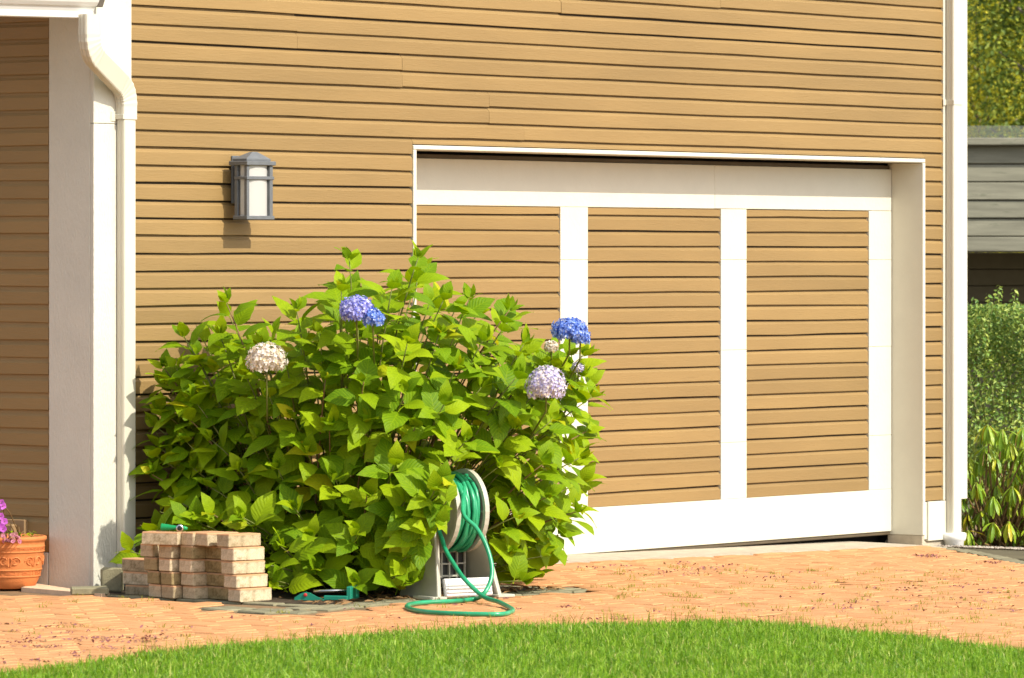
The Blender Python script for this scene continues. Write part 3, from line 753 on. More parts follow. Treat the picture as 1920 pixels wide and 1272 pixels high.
for _ in range(900):                                     # the left flank, up against the downspout
    px, py = sr.uniform(258, 370), sr.uniform(640, 1000)
    if not inside(px, py, [(262, 690), (300, 690), (345, 630), (380, 640), (375, 1000), (262, 1000), (256, 800)]): continue
    lim = (-2.36 - CAM.x) / (DV.x + RV.x * (px - CX) / F); try_shoot(px, py, lim + sr.uniform(0, .35), 40, 'front')
# lower growth behind the paver stack and round the hose reel
for (px, py, dep) in ((262, 985, 26.75), (245, 1035, 26.6), (285, 1000, 26.7), (300, 960, 26.8), (345, 975, 26.6), (400, 965, 26.5), (455, 975, 26.35), (480, 1010, 26.3), (800, 935, 25.92), (812, 965, 25.9), (828, 905, 25.92), (762, 1045, 25.95), (838, 940, 25.86), (846, 908, 25.86), (815, 920, 25.8), (826, 985, 25.85), (800, 990, 25.85), (505, 1060, 26.05), (520, 1090, 26.0), (745, 1080, 25.9), (940, 1000, 26.6), (950, 1070, 26.6), (1000, 1085, 26.7), (860, 860, 26.25), (935, 960, 26.75), (915, 900, 26.8), (950, 905, 26.7), (975, 950, 26.7), (920, 860, 26.6), (965, 1040, 26.65), (1000, 1010, 26.65), (1010, 930, 26.7)):
    shoots.append((px, py, dep, 'extra'))
base_c = hb
def lpix(p):
    q = p - CAM; d = q.dot(DV); return CX + F * q.dot(RV) / d, HY - F * q.z / d, d
canes = MB(); greens = MB(); flower_stems = []
VIEW = (Vector((CAM.x, CAM.y, 1.68)) - hb).normalized()
def leaf_ok(p, tip):
    for q in (p, tip, (p + tip) / 2):
        if q.y > -.045 or q.z < gz(q.x) + .012: return False
        px, py, d = lpix(q)
        if d < 26.55 and (822 if d > 26.12 or py > 1015 else 862) < px < 925 and 880 < py < 1135: return False        # the hose reel stands here
        if 545 < px < 655 and py > 1112: return False
        if d < 26.55 and 802 < px < 925 and py > 1032: return False
        if d < 26.5 and 215 < px < 500 and py > 1000: return False               # the stacked pavers
        if q.x < -2.475 and q.z > -q.y * .93 + .02: return False                              # downspout and corner board
    return True
for si, (px, py, dep, kind) in enumerate(shoots):
    tip = at_depth(px, py, dep)
    if tip.y > -.12: tip.y = -.12 - sr.random() * .1
    rad = Vector((tip.x - hb.x, tip.y - hb.y, 0)); h = max(.05, tip.z - hb.z)
    root = Vector((hb.x, hb.y, 0)) + rad * sr.uniform(.15, .4) + Vector((sr.uniform(-.12, .12), sr.uniform(-.12, .12), 0)); root.z = gz(root.x) - .02
    ctrl = Vector((root.x * .5 + tip.x * .5, root.y * .5 + tip.y * .5, tip.z)) * .35 + (root * .45 + tip * .55) * .65
    path = [root * (1 - t) ** 2 + ctrl * 2 * t * (1 - t) + tip * t * t for t in (0, .25, .5, .75, .9, 1)]
    (canes if si % 5 == 0 else greens).tube(path, .0055, 5, [1.1, 1, .9, .8, .65, .45])
    tan = (tip - path[-3]).normalized(); tan = (tan * .5 + Vector((0, 0, 1)) * (.75 if kind == 'top' else .5) + (Vector((tip.x - hb.x, tip.y - hb.y, 0)) * .25) + VIEW * (.1 if kind == 'top' else .3)).normalized()
    out = rad.normalized() if rad.length > .1 else VIEW
    front = kind in ('top', 'front', 'extra')
    npair = 6 if kind == 'top' else (5 if front else 3)
    az0 = sr.uniform(0, math.pi); ax = tan.orthogonal().normalized(); ay = tan.cross(ax)
    for k in range(npair):
        back = .010 + .055 * k * sr.uniform(.75, 1.25)
        p = tip - tan * back * .55 + (path[-3] - tip).normalized() * back * .6
        base_sz = (.115, .170, .195, .195, .185, .175)[k] * sr.uniform(.82, 1.12)
        if kind == 'top': base_sz *= (.95, 1.0, .95, .95, .95, .95)[k]
        beta = ((46, 24, 12, 4, -4, -10) if kind == 'top' else (56, 30, 12, 0, -8, -14))[k] + sr.uniform(-14, 14)
        for sd in (0, 1):
            az = az0 + math.pi * sd + (math.pi / 2) * (k % 2) + sr.uniform(-.35, .35)
            o_ = ax * math.cos(az) + ay * math.sin(az)
            fw = (o_ * math.cos(R(beta)) + tan * math.sin(R(beta)) + out * .12).normalized()
            if kind != 'top' and k >= 1: fw = (fw + Vector((0, 0, -.13))).normalized()
            nr = (Vector((0, 0, .25)) + TOSUN * .35 + VIEW * .12 + tan * .85 + Vector((sr.gauss(0, .18), sr.gauss(0, .18), sr.gauss(0, .12))))
            if abs(nr.normalized().dot(fw)) > .97: nr = nr + VIEW
            rot = leaf_frame(fw, nr); size = base_sz
            tp = p + fw * size * 1.1 + Vector((0, 0, -size * .3))
            if not leaf_ok(p + fw * .02, tp): continue
            c = p + fw * size * .6; cpx, cpy, cd_ = lpix(c)
            facing = abs(rot.col[2].dot(VIEW))
            score = (cd_ - bush_front(cpx, cpy)) - facing * .25 - size * 1.2 + (0 if front else .6)
            HS.add(p, rot, size, score)
    if kind in ('top', 'front'):                         # bud of unopened leaves at the tip
        for q in range(3):
            a = sr.uniform(0, 6.28); fw = (tan + (ax * math.cos(a) + ay * math.sin(a)) * .5).normalized()
            rot = leaf_frame(fw, TOSUN + (ax * math.cos(a) + ay * math.sin(a)))
            if leaf_ok(tip, tip + fw * .06): HS.add(tip, rot, .05 + .03 * sr.random(), 2.0)
put('stem', canes, M['cane'], hyd); put('stem', greens, M['greenstem'], hyd)
HS.build(hyd, 300)
def mophead(c, rads, mat, n=230, fs=.0115, label=None, squash_bottom=.55, seed=1):
    rg = random.Random(seed); mb = MB()
    n = int(n * 1.7)
    for i in range(n):
        zt = 1 - 2 * (i + .5) / n; a = i * 2.39996 + rg.uniform(-.2, .2)
        if zt < -squash_bottom: continue
        q = math.sqrt(max(0, 1 - zt * zt)); nrm = Vector((q * math.cos(a), q * math.sin(a), zt)); k = rg.uniform(.84, 1.06)
        k *= 1 + .07 * math.sin(4.1 * nrm.x + seed * 2 + 3 * nrm.z) * math.sin(5.3 * nrm.y + seed + 2 * nrm.x)
        p = c + Vector((nrm.x * rads[0], nrm.y * rads[1], nrm.z * rads[2])) * k
        nn = (nrm + Vector((rg.gauss(0, .3), rg.gauss(0, .3), rg.gauss(0, .3)))).normalized(); t1 = nn.orthogonal().normalized(); t2 = nn.cross(t1); ro = rg.uniform(0, 1.57)
        s_ = fs * rg.uniform(.8, 1.2)
        vs, fc = [], []
        for k4 in range(4):
            b = ro + k4 * math.pi / 2; u = t1 * math.cos(b) + t2 * math.sin(b); v = -t1 * math.sin(b) + t2 * math.cos(b); o = len(vs); dz = rg.uniform(.1, .5)
            vs += [p, p + u * s_ * .55 - v * s_ * .5 + nn * s_ * .15, p + u * s_ * 1.15 + nn * s_ * dz, p + u * s_ * .55 + v * s_ * .5 + nn * s_ * .15]
            fc.append((o, o + 1, o + 2, o + 3))
        mb.add(vs, fc)
    core = MB(); core.lathe([(0.001, -.5), (.6, -.42), (.8, -.1), (.82, .25), (.6, .6), (.001, .82)], 14)
    mb.add([c + Vector((v[0] * rads[0], v[1] * rads[1], v[2] * rads[2])) for v in core.v], core.f, True)
    o = put('flower_head', mb, mat, hyd)
    if label: o['label'] = label
    return o
def bloom(px, py, dep, rpx, rpy, mat, label, seed, n=230, back=.34):
    c = at_depth(px, py, dep); k = dep / F
    mophead(c, (rpx * k, rpx * k, rpy * k), mat, n, .0112, label, .6, seed)
    st = MB(); e = c + DV * back - RV * (.10 if px > 900 else 0) + Vector((0, 0, -.30)); st.tube([c + Vector((0, 0, -rpy * k * .3)), c + DV * back * .4 + Vector((0, 0, -.10 - rpy * k * .3)), e], .005, 6); put('flower_stem', st, M['greenstem'], hyd)
bloom(500, 676, bush_front(500, 676) - .12, 36, 32, M['cream'], 'faded cream flower head', 1, 280, .08)
bloom(668, 583, bush_front(668, 600) - .06, 31, 27, M['blueviolet'], 'violet blue flower head', 2)
bloom(699, 598, bush_front(699, 610) - .06, 20, 19, M['blue'], 'small blue flower head', 3, 120)
bloom(1068, 620, bush_front(1040, 680) - .10, 33, 24, M['blue'], 'bright blue flower head', 4, 230)
bloom(1088, 633, bush_front(1040, 680) - .10, 18, 17, M['blue'], 'bright blue flower head', 8, 110)
bloom(1024, 724, bush_front(1024, 724) - .16, 36, 37, M['lilac'], 'pale lilac flower head', 5, 280)
bloom(1034, 651, bush_front(1034, 680) + .12, 12, 11, M['cream'], None, 6, 60)
bloom(1084, 690, bush_front(1060, 690) + .15, 10, 9, M['lilac'], None, 7, 50)

# dry leaves and twigs on the bed
lt = MB()
for _ in range(420):
    x, y = rnd.uniform(BED[0] + .12, BED[1] - .12), rnd.uniform(BED[2] + .1, -.1) if rnd.random() < .5 else rnd.uniform(BED[2] + .05, BED[2] + .35)
    a = rnd.uniform(0, 6.28); s_ = rnd.uniform(.012, .04); z = gz(x) + .006
    u = Vector((math.cos(a), math.sin(a), rnd.uniform(-.2, .5))) * s_; v = Vector((-math.sin(a), math.cos(a), rnd.uniform(-.3, .3))) * s_ * rnd.uniform(.15, .5); p = Vector((x, y, z))
    lt.add([p - u, p - v, p + u, p + v + Vector((0, 0, s_ * .2))], [(0, 1, 2, 3)])
tag(put('leaf_litter', lt, M['litter']), kind='stuff')

# ================================================================== STACKED PAVERS
DPX = [200, 235, 300, 326, 365, 451, 520]; DDP = [26.45, 26.33, 26.12, 26.03, 25.98, 25.78, 25.65]
def sdep(px): return float(np.interp(px, DPX, DDP))
HB = .0655
rows_ = [  # top row first: (left, corner or None, right) in the enlarged stack, type
    [(385, 0, 800, 'A'), (805, 0, 970, 'H'), (975, 1130, 0, 'C'), (1225, 1370, 0, 'C')],
    [(385, 0, 510, 'H'), (570, 720, 0, 'C'), (810, 965, 0, 'C'), (1040, 0, 0, 'S'), (1270, 1420, 0, 'C')],
    [(160, 0, 0, 'S'), (410, 0, 555, 'H'), (555, 715, 0, 'C'), (805, 945, 0, 'C'), (1045, 0, 0, 'S'), (1265, 1415, 0, 'C')],
    [(175, 0, 0, 'S'), (440, 0, 585, 'H'), (590, 735, 0, 'C'), (835, 970, 0, 'C'), (1075, 0, 0, 'S'), (1310, 1460, 0, 'C')],
    [(200, 0, 0, 'S'), (455, 0, 605, 'H'), (605, 755, 0, 'C'), (850, 990, 0, 'C'), (1090, 0, 0, 'S'), (1350, 1505, 0, 'C')]]
rown = ['top', 'second', 'middle', 'fourth', 'bottom']; ordn = ['first', 'second', 'third', 'fourth', 'fifth', 'sixth']
for ri, row in enumerate(rows_):
    for bi, (zl, zc, zr, ty) in enumerate(row):
        om = R(-12 + rnd.uniform(-2, 2)); L, Wd = .2, .1
        if ty == 'A': om = R(14); L, Wd = .1, .2
        if ty == 'S': L, Wd = .1, .2
        if ty == 'S' and zl < 300: om = R(-4)
        a = Vector((math.cos(om), math.sin(om), 0)); b = Vector((-math.sin(om), math.cos(om), 0))
        if ty == 'C': zz = zc
        elif ty in 'HA': zz = zr
        if ty == 'S':
            px = 200 + zl / 6; pp = at_depth(px, 1000, sdep(px) + .12) - b * Wd      # left edge known
        else:
            px = 200 + zz / 6; pp = at_depth(px, 1000, sdep(px))
        level = 4 - ri
        if ty == 'S' and zl < 300: level -= .0
        zbase = gz(-3) + .001 + level * HB
        if zl < 300 and ty == 'S': zbase = gz(-3) + .001 + (level + (-.55)) * HB + .016
        c = pp + a * L / 2 + b * Wd / 2
        brown = (ty == 'S' and zl > 300) or (ty == 'H' and ri in (2, 3)) or (ri == 3 and bi == 2) or (ri == 1 and bi == 2)  # pavers that get the darker brown colour
        mb = MB(); mb.obox((0, 0, HB / 2 - .0004), (L / 2 - .0015, Wd / 2 - .0015, HB / 2 - .0012), Matrix.Identity(3), .004)
        jr = random.Random(ri * 31 + bi)
        mb.v = [(x + jr.gauss(0, .0012), y + jr.gauss(0, .0012), z + (jr.gauss(0, .0006) if z > .03 else 0)) for x, y, z in mb.v]
        me = mb.mesh('paver_brick', M['brownbrick'] if brown else M['brick'])
        o = link('paver_brick', me); o.location = (c.x, c.y, zbase); o.rotation_euler = (0, 0, om + jr.gauss(0, .015))
        colr = 'dark brown' if brown else 'pinkish grey'
        tag(o, f'{colr} concrete paver, {ordn[bi]} from the left in the {rown[ri]} row of the stack', 'paver', 'pavers stacked beside the bush')
ZTOP = gz(-3) + 5 * HB + .001
# hose nozzle lying on the stack
nz0 = at_depth(303, 992, 26.12); nz1 = at_depth(351, 992, 26.08)
nzz = ZTOP + .019; A_ = Vector((nz0.x, nz0.y, nzz)); B_ = Vector((nz1.x, nz1.y, nzz - .004)); noz = empty('hose_nozzle', ((A_ + B_) / 2).to_tuple()[:2] + (ZTOP,))
tag(noz, 'green plastic hose nozzle lying on top of the stacked pavers', 'nozzle')
def taper(A, B, prof, seg=16):
    mb = MB(); n = len(prof); mb.sweep([A.lerp(B, t) for t, _ in prof], [(math.cos(2 * math.pi * k / seg), math.sin(2 * math.pi * k / seg)) for k in range(seg)], scale=[r for _, r in prof], smooth=True); return mb
pr = [(0, .001), (.005, .0185)]
for k in range(14): pr += [(.04 + k * .04, .0185 - k * .00055), (.06 + k * .04, .0170 - k * .00055)]
pr += [(.62, .012), (.9, .011), (1, .006)]
put('grip', taper(A_, B_, pr), M['green_plastic'], noz)
rc = A_.lerp(B_, .72) - DV * .014; put('collar', taper(rc - DV * .012, rc + DV * .02, [(0, .012), (.02, .0185), (.9, .0185), (1, .012)]), M['steel'], noz)
put('inlet', taper(rc - DV * .016, rc - DV * .011, [(0, .006), (.1, .0125), (1, .0125)]), M['black'], noz)

# ================================================================== HOSE REEL
rl = at_depth(846, 1000, 26.28); rb = Vector((rl.x, rl.y, 0)); rb.z = gz(rb.x) + .002
reel = empty('hose_reel', rb); tag(reel, 'beige plastic hose reel on two splayed legs in front of the bush', 'hose reel')
AX = (RV * .84 + DV * .54).normalized(); SD = Vector((-AX.y, AX.x, 0))      # axle direction and the direction across it (away from camera)
if SD.dot(DV) < 0: SD = -SD
RC = rb + Vector((0, 0, .425)) - SD * .0                                    # axle height
UPV = Vector((0, 0, 1)); HW = .082
rotm = Matrix((AX, SD, UPV)).transposed()
def L3(x, y, z): return rb + AX * x + SD * y + UPV * z
def disc(x0, x1, ro, ri, seg=40):
    mb = MB(); vs = []
    for k in range(seg):
        t = 2 * math.pi * k / seg; c, s_ = math.cos(t), math.sin(t)
        for (x, r) in ((x0, ri), (x0, ro), (x1, ro), (x1, ri)): vs.append(L3(x, c * r, .425 + s_ * r))
    fs = [(k * 4 + a, k * 4 + (a + 1) % 4, ((k + 1) % seg) * 4 + (a + 1) % 4, ((k + 1) % seg) * 4 + a) for k in range(seg) for a in range(4)]
    mb.add(vs, fs, False); return mb
RO = .205
for sx in (-1, 1):
    x = sx * HW; mb = disc(x - .012, x + .012, RO, RO - .022)
    fl = put('flange', mb, M['reel'], reel)
    mb = disc(x - .003, x + .003, RO - .021, .03); put('flange_web', mb, M['reel'], fl)
    for k in range(10):
        t = 2 * math.pi * k / 10; mb2 = MB(); u = SD * math.cos(t) + UPV * math.sin(t)
        mb2.sweep([L3(x - sx * .008, 0, .425) + u * .04, L3(x - sx * .008, 0, .425) + u * (RO - .02)], [(-.005, -.005), (.005, -.005), (.005, .005), (-.005, .005)]); put('rib', mb2, M['reel'], fl)
mb = MB(); mb.sweep([L3(-HW, 0, .425), L3(HW, 0, .425)], [(.07 * math.cos(k * math.pi / 10), .07 * math.sin(k * math.pi / 10)) for k in range(20)], smooth=True); put('drum', mb, M['reel'], reel)
# legs: a pair of splayed A shaped side frames
def leg(x, wtop, wbot, foot):
    out = [(-.045, .43), (-.075, .36), (-.105, .26), (-.15, .12), (-.185, .0), (.185, 0), (.15, .12), (.105, .26), (.075, .36), (.045, .43), (0, .455)]
    mb = MB(); n = len(out); t = .03
    fl_ = 1.0 if x > 0 else -1.0
    vs = [L3(x + fl_ * (.06 * (1 - z / .45)) - t / 2, y, z) for y, z in out] + [L3(x + fl_ * (.06 * (1 - z / .45)) + t / 2, y * .93, z) for y, z in out]
    mb.add(vs, [tuple(range(n))[::-1], tuple(range(n, 2 * n))] + [(i, (i + 1) % n, n + (i + 1) % n, n + i) for i in range(n)])
    return mb
for sx in (-1, 1):
    o = put('side_frame', leg(sx * (HW + .035), .05, .18, 0), M['reel'], reel)
    bm = o.modifiers.new('b', 'BEVEL'); bm.width = .009; bm.segments = 2; bm.limit_method = 'ANGLE'
    mb = MB(); mb.obox(L3(sx * (HW + .115), -.12, .008), (.05, .08, .008), rotm, .004); put('foot', mb, M['reel'], o)
mb = MB(); mb.obox(L3(0, -.15, .055), (HW + .055, .012, .045), Matrix((AX, SD, UPV)).transposed() @ Matrix.Rotation(R(-14), 3, 'X'), .006)
tr_ = put('tray', mb, M['tray'], reel)
for k in range(3):
    mb = MB(); mb.obox(L3(0, -.172 - k * .0, .035 + k * .02), (HW + .045, .004, .003), rotm, .001); put('ridge', mb, M['tray'], tr_)
gp = MB()
for k in range(4): gp.obox(L3(-.02 + k * .045, .06, .19), (.004, .006, .10), rotm, 0)
for k in range(4): gp.obox(L3(.045, .0595, .10 + k * .06), (.075, .006, .004), rotm, 0)
grid = put('lattice', gp, M['reel'], reel)
gp = MB(); gp.obox(L3(.05, .085, .18), (.085, .006, .12), rotm, .003); put('shade_panel', gp, M['reelshade'], reel)  # dark sheet standing in for the shade behind the lattice
mb = MB(); mb.tube([L3(-HW - .05, 0, .425), L3(-HW - .085, 0, .425), L3(-HW - .09, .02, .51), L3(-HW - .13, .02, .515)], .010, 8); put('crank', mb, M['reel'], reel)
# the hose: coil on the drum, then the free end looping over the driveway
hp = []; turns = 0
for layer in range(6):
    r = .078 + layer * .0195
    for k in range(7 * 20):
        t = k / 20.0; f_ = t / 7; x = (-.062 + .124 * f_) if layer % 2 == 0 else (.062 - .124 * f_)
        ang = 2 * math.pi * (t + layer * 7); hp.append(L3(x, math.cos(ang) * (r + (.002 + .0022 * layer) * math.sin(1.37 * ang)), .425 + math.sin(ang) * (r + (.0015 + .002 * layer) * math.sin(.73 * ang + 1)) - (.012 * max(0, -math.sin(ang)) if layer > 4 else 0)))
hz = .013
def gp_(px, py): p = on_ground(px, py); return Vector((p.x, p.y, gz(p.x) + hz))
tail_px = [(921, 1040, 'r'), ]
# free run, measured where it hangs and lies
run = [L3(.05, -.06, .60), at_depth(868, 960, 26.02), at_depth(893, 990, 25.96), at_depth(911, 1022, 25.92), at_depth(922, 1062, 25.88), at_depth(919, 1092, 25.84), at_depth(905, 1116, 25.80),
       gp_(886, 1129), gp_(840, 1133), gp_(795, 1135), gp_(768, 1139), gp_(764, 1145), gp_(785, 1151), gp_(830, 1155), gp_(890, 1157), gp_(940, 1157), gp_(960, 1152), gp_(958, 1146), gp_(935, 1138) + Vector((0, 0, .01)),
       at_depth(905, 1118, 25.72), at_depth(870, 1085, 25.80), at_depth(849, 1055, 25.95), at_depth(835, 1030, 26.05), at_depth(822, 990, 26.15)]
def smooth_path(P, n=6):
    out = []
    for i in range(len(P) - 1):
        p0 = P[max(i - 1, 0)]; p1 = P[i]; p2 = P[i + 1]; p3 = P[min(i + 2, len(P) - 1)]
        for k in range(n):
            t = k / n; out.append(.5 * ((2 * p1) + (p2 - p0) * t + (2 * p0 - 5 * p1 + 4 * p2 - p3) * t * t + (3 * p1 - p0 - 3 * p2 + p3) * t ** 3))
    out.append(P[-1]); return out
hm = MB(); hm.tube(hp, .0105, 7); hm.tube(smooth_path(run), .0112, 10)
ho = put('garden_hose', hm, M['hose'], None, (rb.x, rb.y, rb.z)); tag(ho, 'green garden hose wound on the reel with one loop lying on the driveway', 'hose')

# ================================================================== SPRINKLER
sp0 = on_ground(552, 1127); sp0.z = gz(sp0.x)
spr = empty('lawn_sprinkler', sp0); tag(spr, 'teal plastic lawn sprinkler with red cap lying under the bush edge', 'sprinkler')
SX = (RV * .93 - DV * .22).normalized(); SY = Vector((-SX.y, SX.x, 0))
if SY.dot(DV) < 0: SY = -SY
def S3(x, y, z): return sp0 + SX * x + SY * y + UPV * (z + .004)
arch = [(0, 0), (.0, .012), (.03, .032), (.055, .040), (.075, .036), (.11, .018), (.145, .006), (.15, 0)]
def plate(y0, y1, x0=0):
    mb = MB(); n = len(arch); mb.add([S3(x + x0, y0, z) for x, z in arch] + [S3(x + x0, y1, z) for x, z in arch], [tuple(range(n))[::-1], tuple(range(n, 2 * n))] + [(i, (i + 1) % n, n + (i + 1) % n, n + i) for i in range(n)]); return mb
put('end_frame', plate(0, .012), M['teal'], spr); 
mb = MB(); mb.obox(S3(.205, .02, .012), (.06, .014, .011), Matrix((SX, SY, UPV)).transposed() , .003); put('rail', mb, M['teal'], spr)
mb = MB(); mb.obox(S3(.27, .09, .035), (.012, .08, .033), Matrix((SX, SY, UPV)).transposed(), .004); put('end_frame', mb, M['teal'], spr)
put('red_cap', taper(S3(.056, -.008, .026), S3(.056, .002, .026), [(0, .006), (.2, .0085), (1, .0085)]), M['red'], spr)
put('spray_tube', taper(S3(.08, .06, .04), S3(.25, .10, .045), [(0, .008), (1, .008)]), M['steel'], spr)

# ================================================================== POT AND PETUNIA
pc = on_ground(15, 1102); pc.z = gz(pc.x)
pot = empty('flower_pot', pc); tag(pot, 'round terracotta pot with raised key pattern beside the porch corner', 'pot')
kx = .0268 * .1
def PR(r, z): return (r, z)
H = .262; body = [(.0, .0), (.128, .0), (.136, .006), (.158, .05), (.170, .10), (.178, .155), (.183, .205), (.186, .208), (.187, .212), (.184, .216), (.186, .236), (.192, .240), (.196, .248), (.194, .260), (.186, .263), (.176, .260), (.170, .24), (.165, .225), (0.0, .225)]
mb = MB(); mb.lathe(body, 56, pc); pb = put('body', mb, M['terracotta'], pot)
mb = MB(); mb.lathe([(0, .227), (.163, .228)], 28, pc); put('soil', mb, M['soil'], pot)
def rr_(z): return float(np.interp(z, [.006, .05, .10, .155, .205, .236], [.136, .158, .170, .178, .183, .186]))
def on_pot(ang, z, out=0.0): r = rr_(z) + out; return pc + Vector((r * math.cos(ang), r * math.sin(ang), z))
def strip(pts, wd, hgt=.003):
    mb = MB(); P = [on_pot(a, z, hgt * .3) for a, z in pts]; mb.sweep(P, [(wd, -hgt), (wd, hgt), (-wd, hgt), (-wd, -hgt)], up=(0, 0, 1)); return mb
def band(z, h_=.004):
    mb = MB(); mb.lathe([(rr_(z - .004) - .001, z - .005), (rr_(z) + h_, z - .003), (rr_(z) + h_, z + .003), (rr_(z + .004) - .001, z + .005)], 56, pc); return mb
for z in (.062, .095, .186): put('band', band(z), M['terracotta'], pot)
key = MB(); na = 12
for zlo, zhi in ((.069, .089), (.191, .204)):
    for k in range(na):
        a0 = 2 * math.pi * k / na; dd = 2 * math.pi / na
        for pts in ([(a0 + .05 * dd, zlo), (a0 + .05 * dd, zhi), (a0 + .85 * dd, zhi)], [(a0 + .85 * dd, zhi), (a0 + .85 * dd, zlo + .3 * (zhi - zlo)), (a0 + .3 * dd, zlo + .3 * (zhi - zlo)), (a0 + .3 * dd, zlo + .65 * (zhi - zlo)), (a0 + .62 * dd, zlo + .65 * (zhi - zlo))], [(a0 + .05 * dd, zlo), (a0 + .95 * dd, zlo)]):
            for q0, q1 in zip(pts, pts[1:]):
                key.add([], []); s_ = strip([q0, ((q0[0] + q1[0]) / 2, (q0[1] + q1[1]) / 2), q1], .0012, .0022); key.add(s_.v, s_.f)
tag(put('key_pattern', key, M['terracotta'], pot), kind='stuff')
sc_ = MB()
for k in range(8):
    a0 = 2 * math.pi * k / 8
    for sd in (-1, 1):
        pts = []
        for i in range(22):
            t = i / 21; th_ = t * 3.6 * math.pi; rad_ = .026 * (1 - t * .85); pts.append((a0 + sd * (.17 + (rad_ * math.cos(th_)) / .175), .14 + rad_ * math.sin(th_) * .9))
        s_ = strip(pts, .0026, .004); sc_.add(s_.v, s_.f)
        for q in range(4):
            aa = a0 + sd * (.03 + .035 * q); s_ = strip([(aa, .115 + .006 * q), (aa + sd * .025, .135), (aa + sd * .01, .158 - .006 * q)], .003, .004); sc_.add(s_.v, s_.f)
put('scroll_relief', sc_, M['terracotta'], pot)
pet = empty('petunia', pc + Vector((0, 0, .228))); tag(pet, 'purple flowering petunia growing in the terracotta pot', 'plant')
def petunia_flower(c, nrm, r, mat, i):
    n = Vector(nrm).normalized(); t1 = n.orthogonal().normalized(); t2 = n.cross(t1); mb = MB(); vs = [c - n * r * .5]; 
    for k in range(20):
        a = 2 * math.pi * k / 20; rr2 = r * (1 - .13 * abs(math.cos(2.5 * a))); vs.append(c + (t1 * math.cos(a) + t2 * math.sin(a)) * rr2 * .45 - n * r * .08)
    for k in range(20):
        a = 2 * math.pi * k / 20; rr2 = r * (1 - .16 * abs(math.cos(2.5 * a))); vs.append(c + (t1 * math.cos(a) + t2 * math.sin(a)) * rr2 + n * r * .05 * math.sin(5 * a))
    fs = [(0, 1 + k, 1 + (k + 1) % 20) for k in range(20)] + [(1 + k, 21 + k, 21 + (k + 1) % 20, 1 + (k + 1) % 20) for k in range(20)]
    mb.add(vs, fs, True); put('flower', mb, mat, pet)
fr = random.Random(9); pst = MB()
fpos = [(2, 943), (5, 949), (-4, 955), (1, 968), (8, 978), (3, 988), (-6, 985), (-12, 965), (-16, 945), (-20, 990), (6, 992)]
for i, (px, py) in enumerate(fpos):
    c = at_depth(px, py, 26.62 + fr.uniform(-.05, .08)); petunia_flower(c, -DV + Vector((fr.gauss(0, .4), fr.gauss(0, .4), .3)), .020, M['petunia'], i)
    b0 = pet.location + Vector((fr.uniform(-.06, .06), fr.uniform(-.06, .06), 0)); pst.tube([b0, b0.lerp(c, .6) + Vector((0, 0, .03)), c], .0025, 5)
for i in range(26):
    c = at_depth(fr.uniform(4, 37), fr.uniform(1001, 1016), 26.62 + fr.uniform(-.06, .08)); petunia_flower(c, Vector((fr.gauss(0, .6), -.5 + fr.gauss(0, .5), .8)), .012, M['petpink'], i)
    b0 = pet.location + Vector((fr.uniform(-.05, .05), fr.uniform(-.05, .05), 0)); pst.tube([b0, c], .002, 4)
for i in range(30):
    b0 = pet.location + Vector((fr.uniform(-.12, .12), fr.uniform(-.12, .12), 0)); pst.tube([b0, b0 + Vector((fr.uniform(-.06, .06), fr.uniform(-.06, .06), fr.uniform(.02, .08)))], .002, 4)
put('stem', pst, M['cane'], pet)
PL = LeafSet([leaf_shape(lr, 1, .55, .4, .2) for _ in range(3)], M['hydleaf'])
for i in range(40):
    p = pet.location + Vector((fr.uniform(-.13, .13), fr.uniform(-.13, .13), fr.uniform(.0, .05))); a = fr.uniform(0, 6.28)
    PL.add(p, leaf_frame((math.cos(a), math.sin(a), .5), (0, -.3, 1)), .03, i)
PL.build(pet, 40)

# concrete pieces at the corner
def block(name, px0, px1, pyt, dep, thick, label, mat, cat, rotz=0.0):
    p0 = at_depth(px0, 1100, dep); p1 = at_depth(px1, 1100, dep); top = at_depth(px0, pyt, dep).z
    z0 = gz(p0.x) - .0; hh = top - z0; c = (p0 + p1) / 2; wd = (p1 - p0).length / 2
    mb = MB(); rot = Matrix((RV, DV, UPV)).transposed() @ Matrix.Rotation(rotz, 3, 'Z'); mb.obox((0, 0, hh / 2), (wd, thick / 2, hh / 2), rot, .008)
    mb.v = [(x + rnd.gauss(0, .0015), y + rnd.gauss(0, .0015), z + (rnd.gauss(0, .0015) if z > .01 else 0)) for x, y, z in mb.v]
    o = link(name, mb.mesh(name, mat)); o.location = (c.x, c.y, z0 + .001); tag(o, label, cat)
block('concrete_block', 190, 231, 1065, 26.62, .07, 'grey concrete block standing upright under the downspout', M['greystone'], 'block')
block('concrete_slab', 132, 203, 1101, 26.35, .12, 'low grey concrete slab lying at the white corner post', M['greystone'], 'slab', .1)
pz = [on_ground(70, 1099), on_ground(130, 1108), on_ground(205, 1116), on_ground(190, 1118.5), on_ground(120, 1113), on_ground(40, 1106)]
mb = MB(); n = len(pz); M['sandpile'] = paint('pale_mortar', (.66, .47, .31), .9, .1, 20, None, .4, 80)
mb.add([Vector((p.x, p.y, gz(p.x) + .012)) for p in pz] + [Vector((p.x, p.y, gz(p.x) - .02)) for p in pz], [tuple(range(n))] + [(i, n + i, n + (i + 1) % n, (i + 1) % n) for i in range(n)])
tag(put('mortar_strip', mb, M['sandpile']), kind='structure')

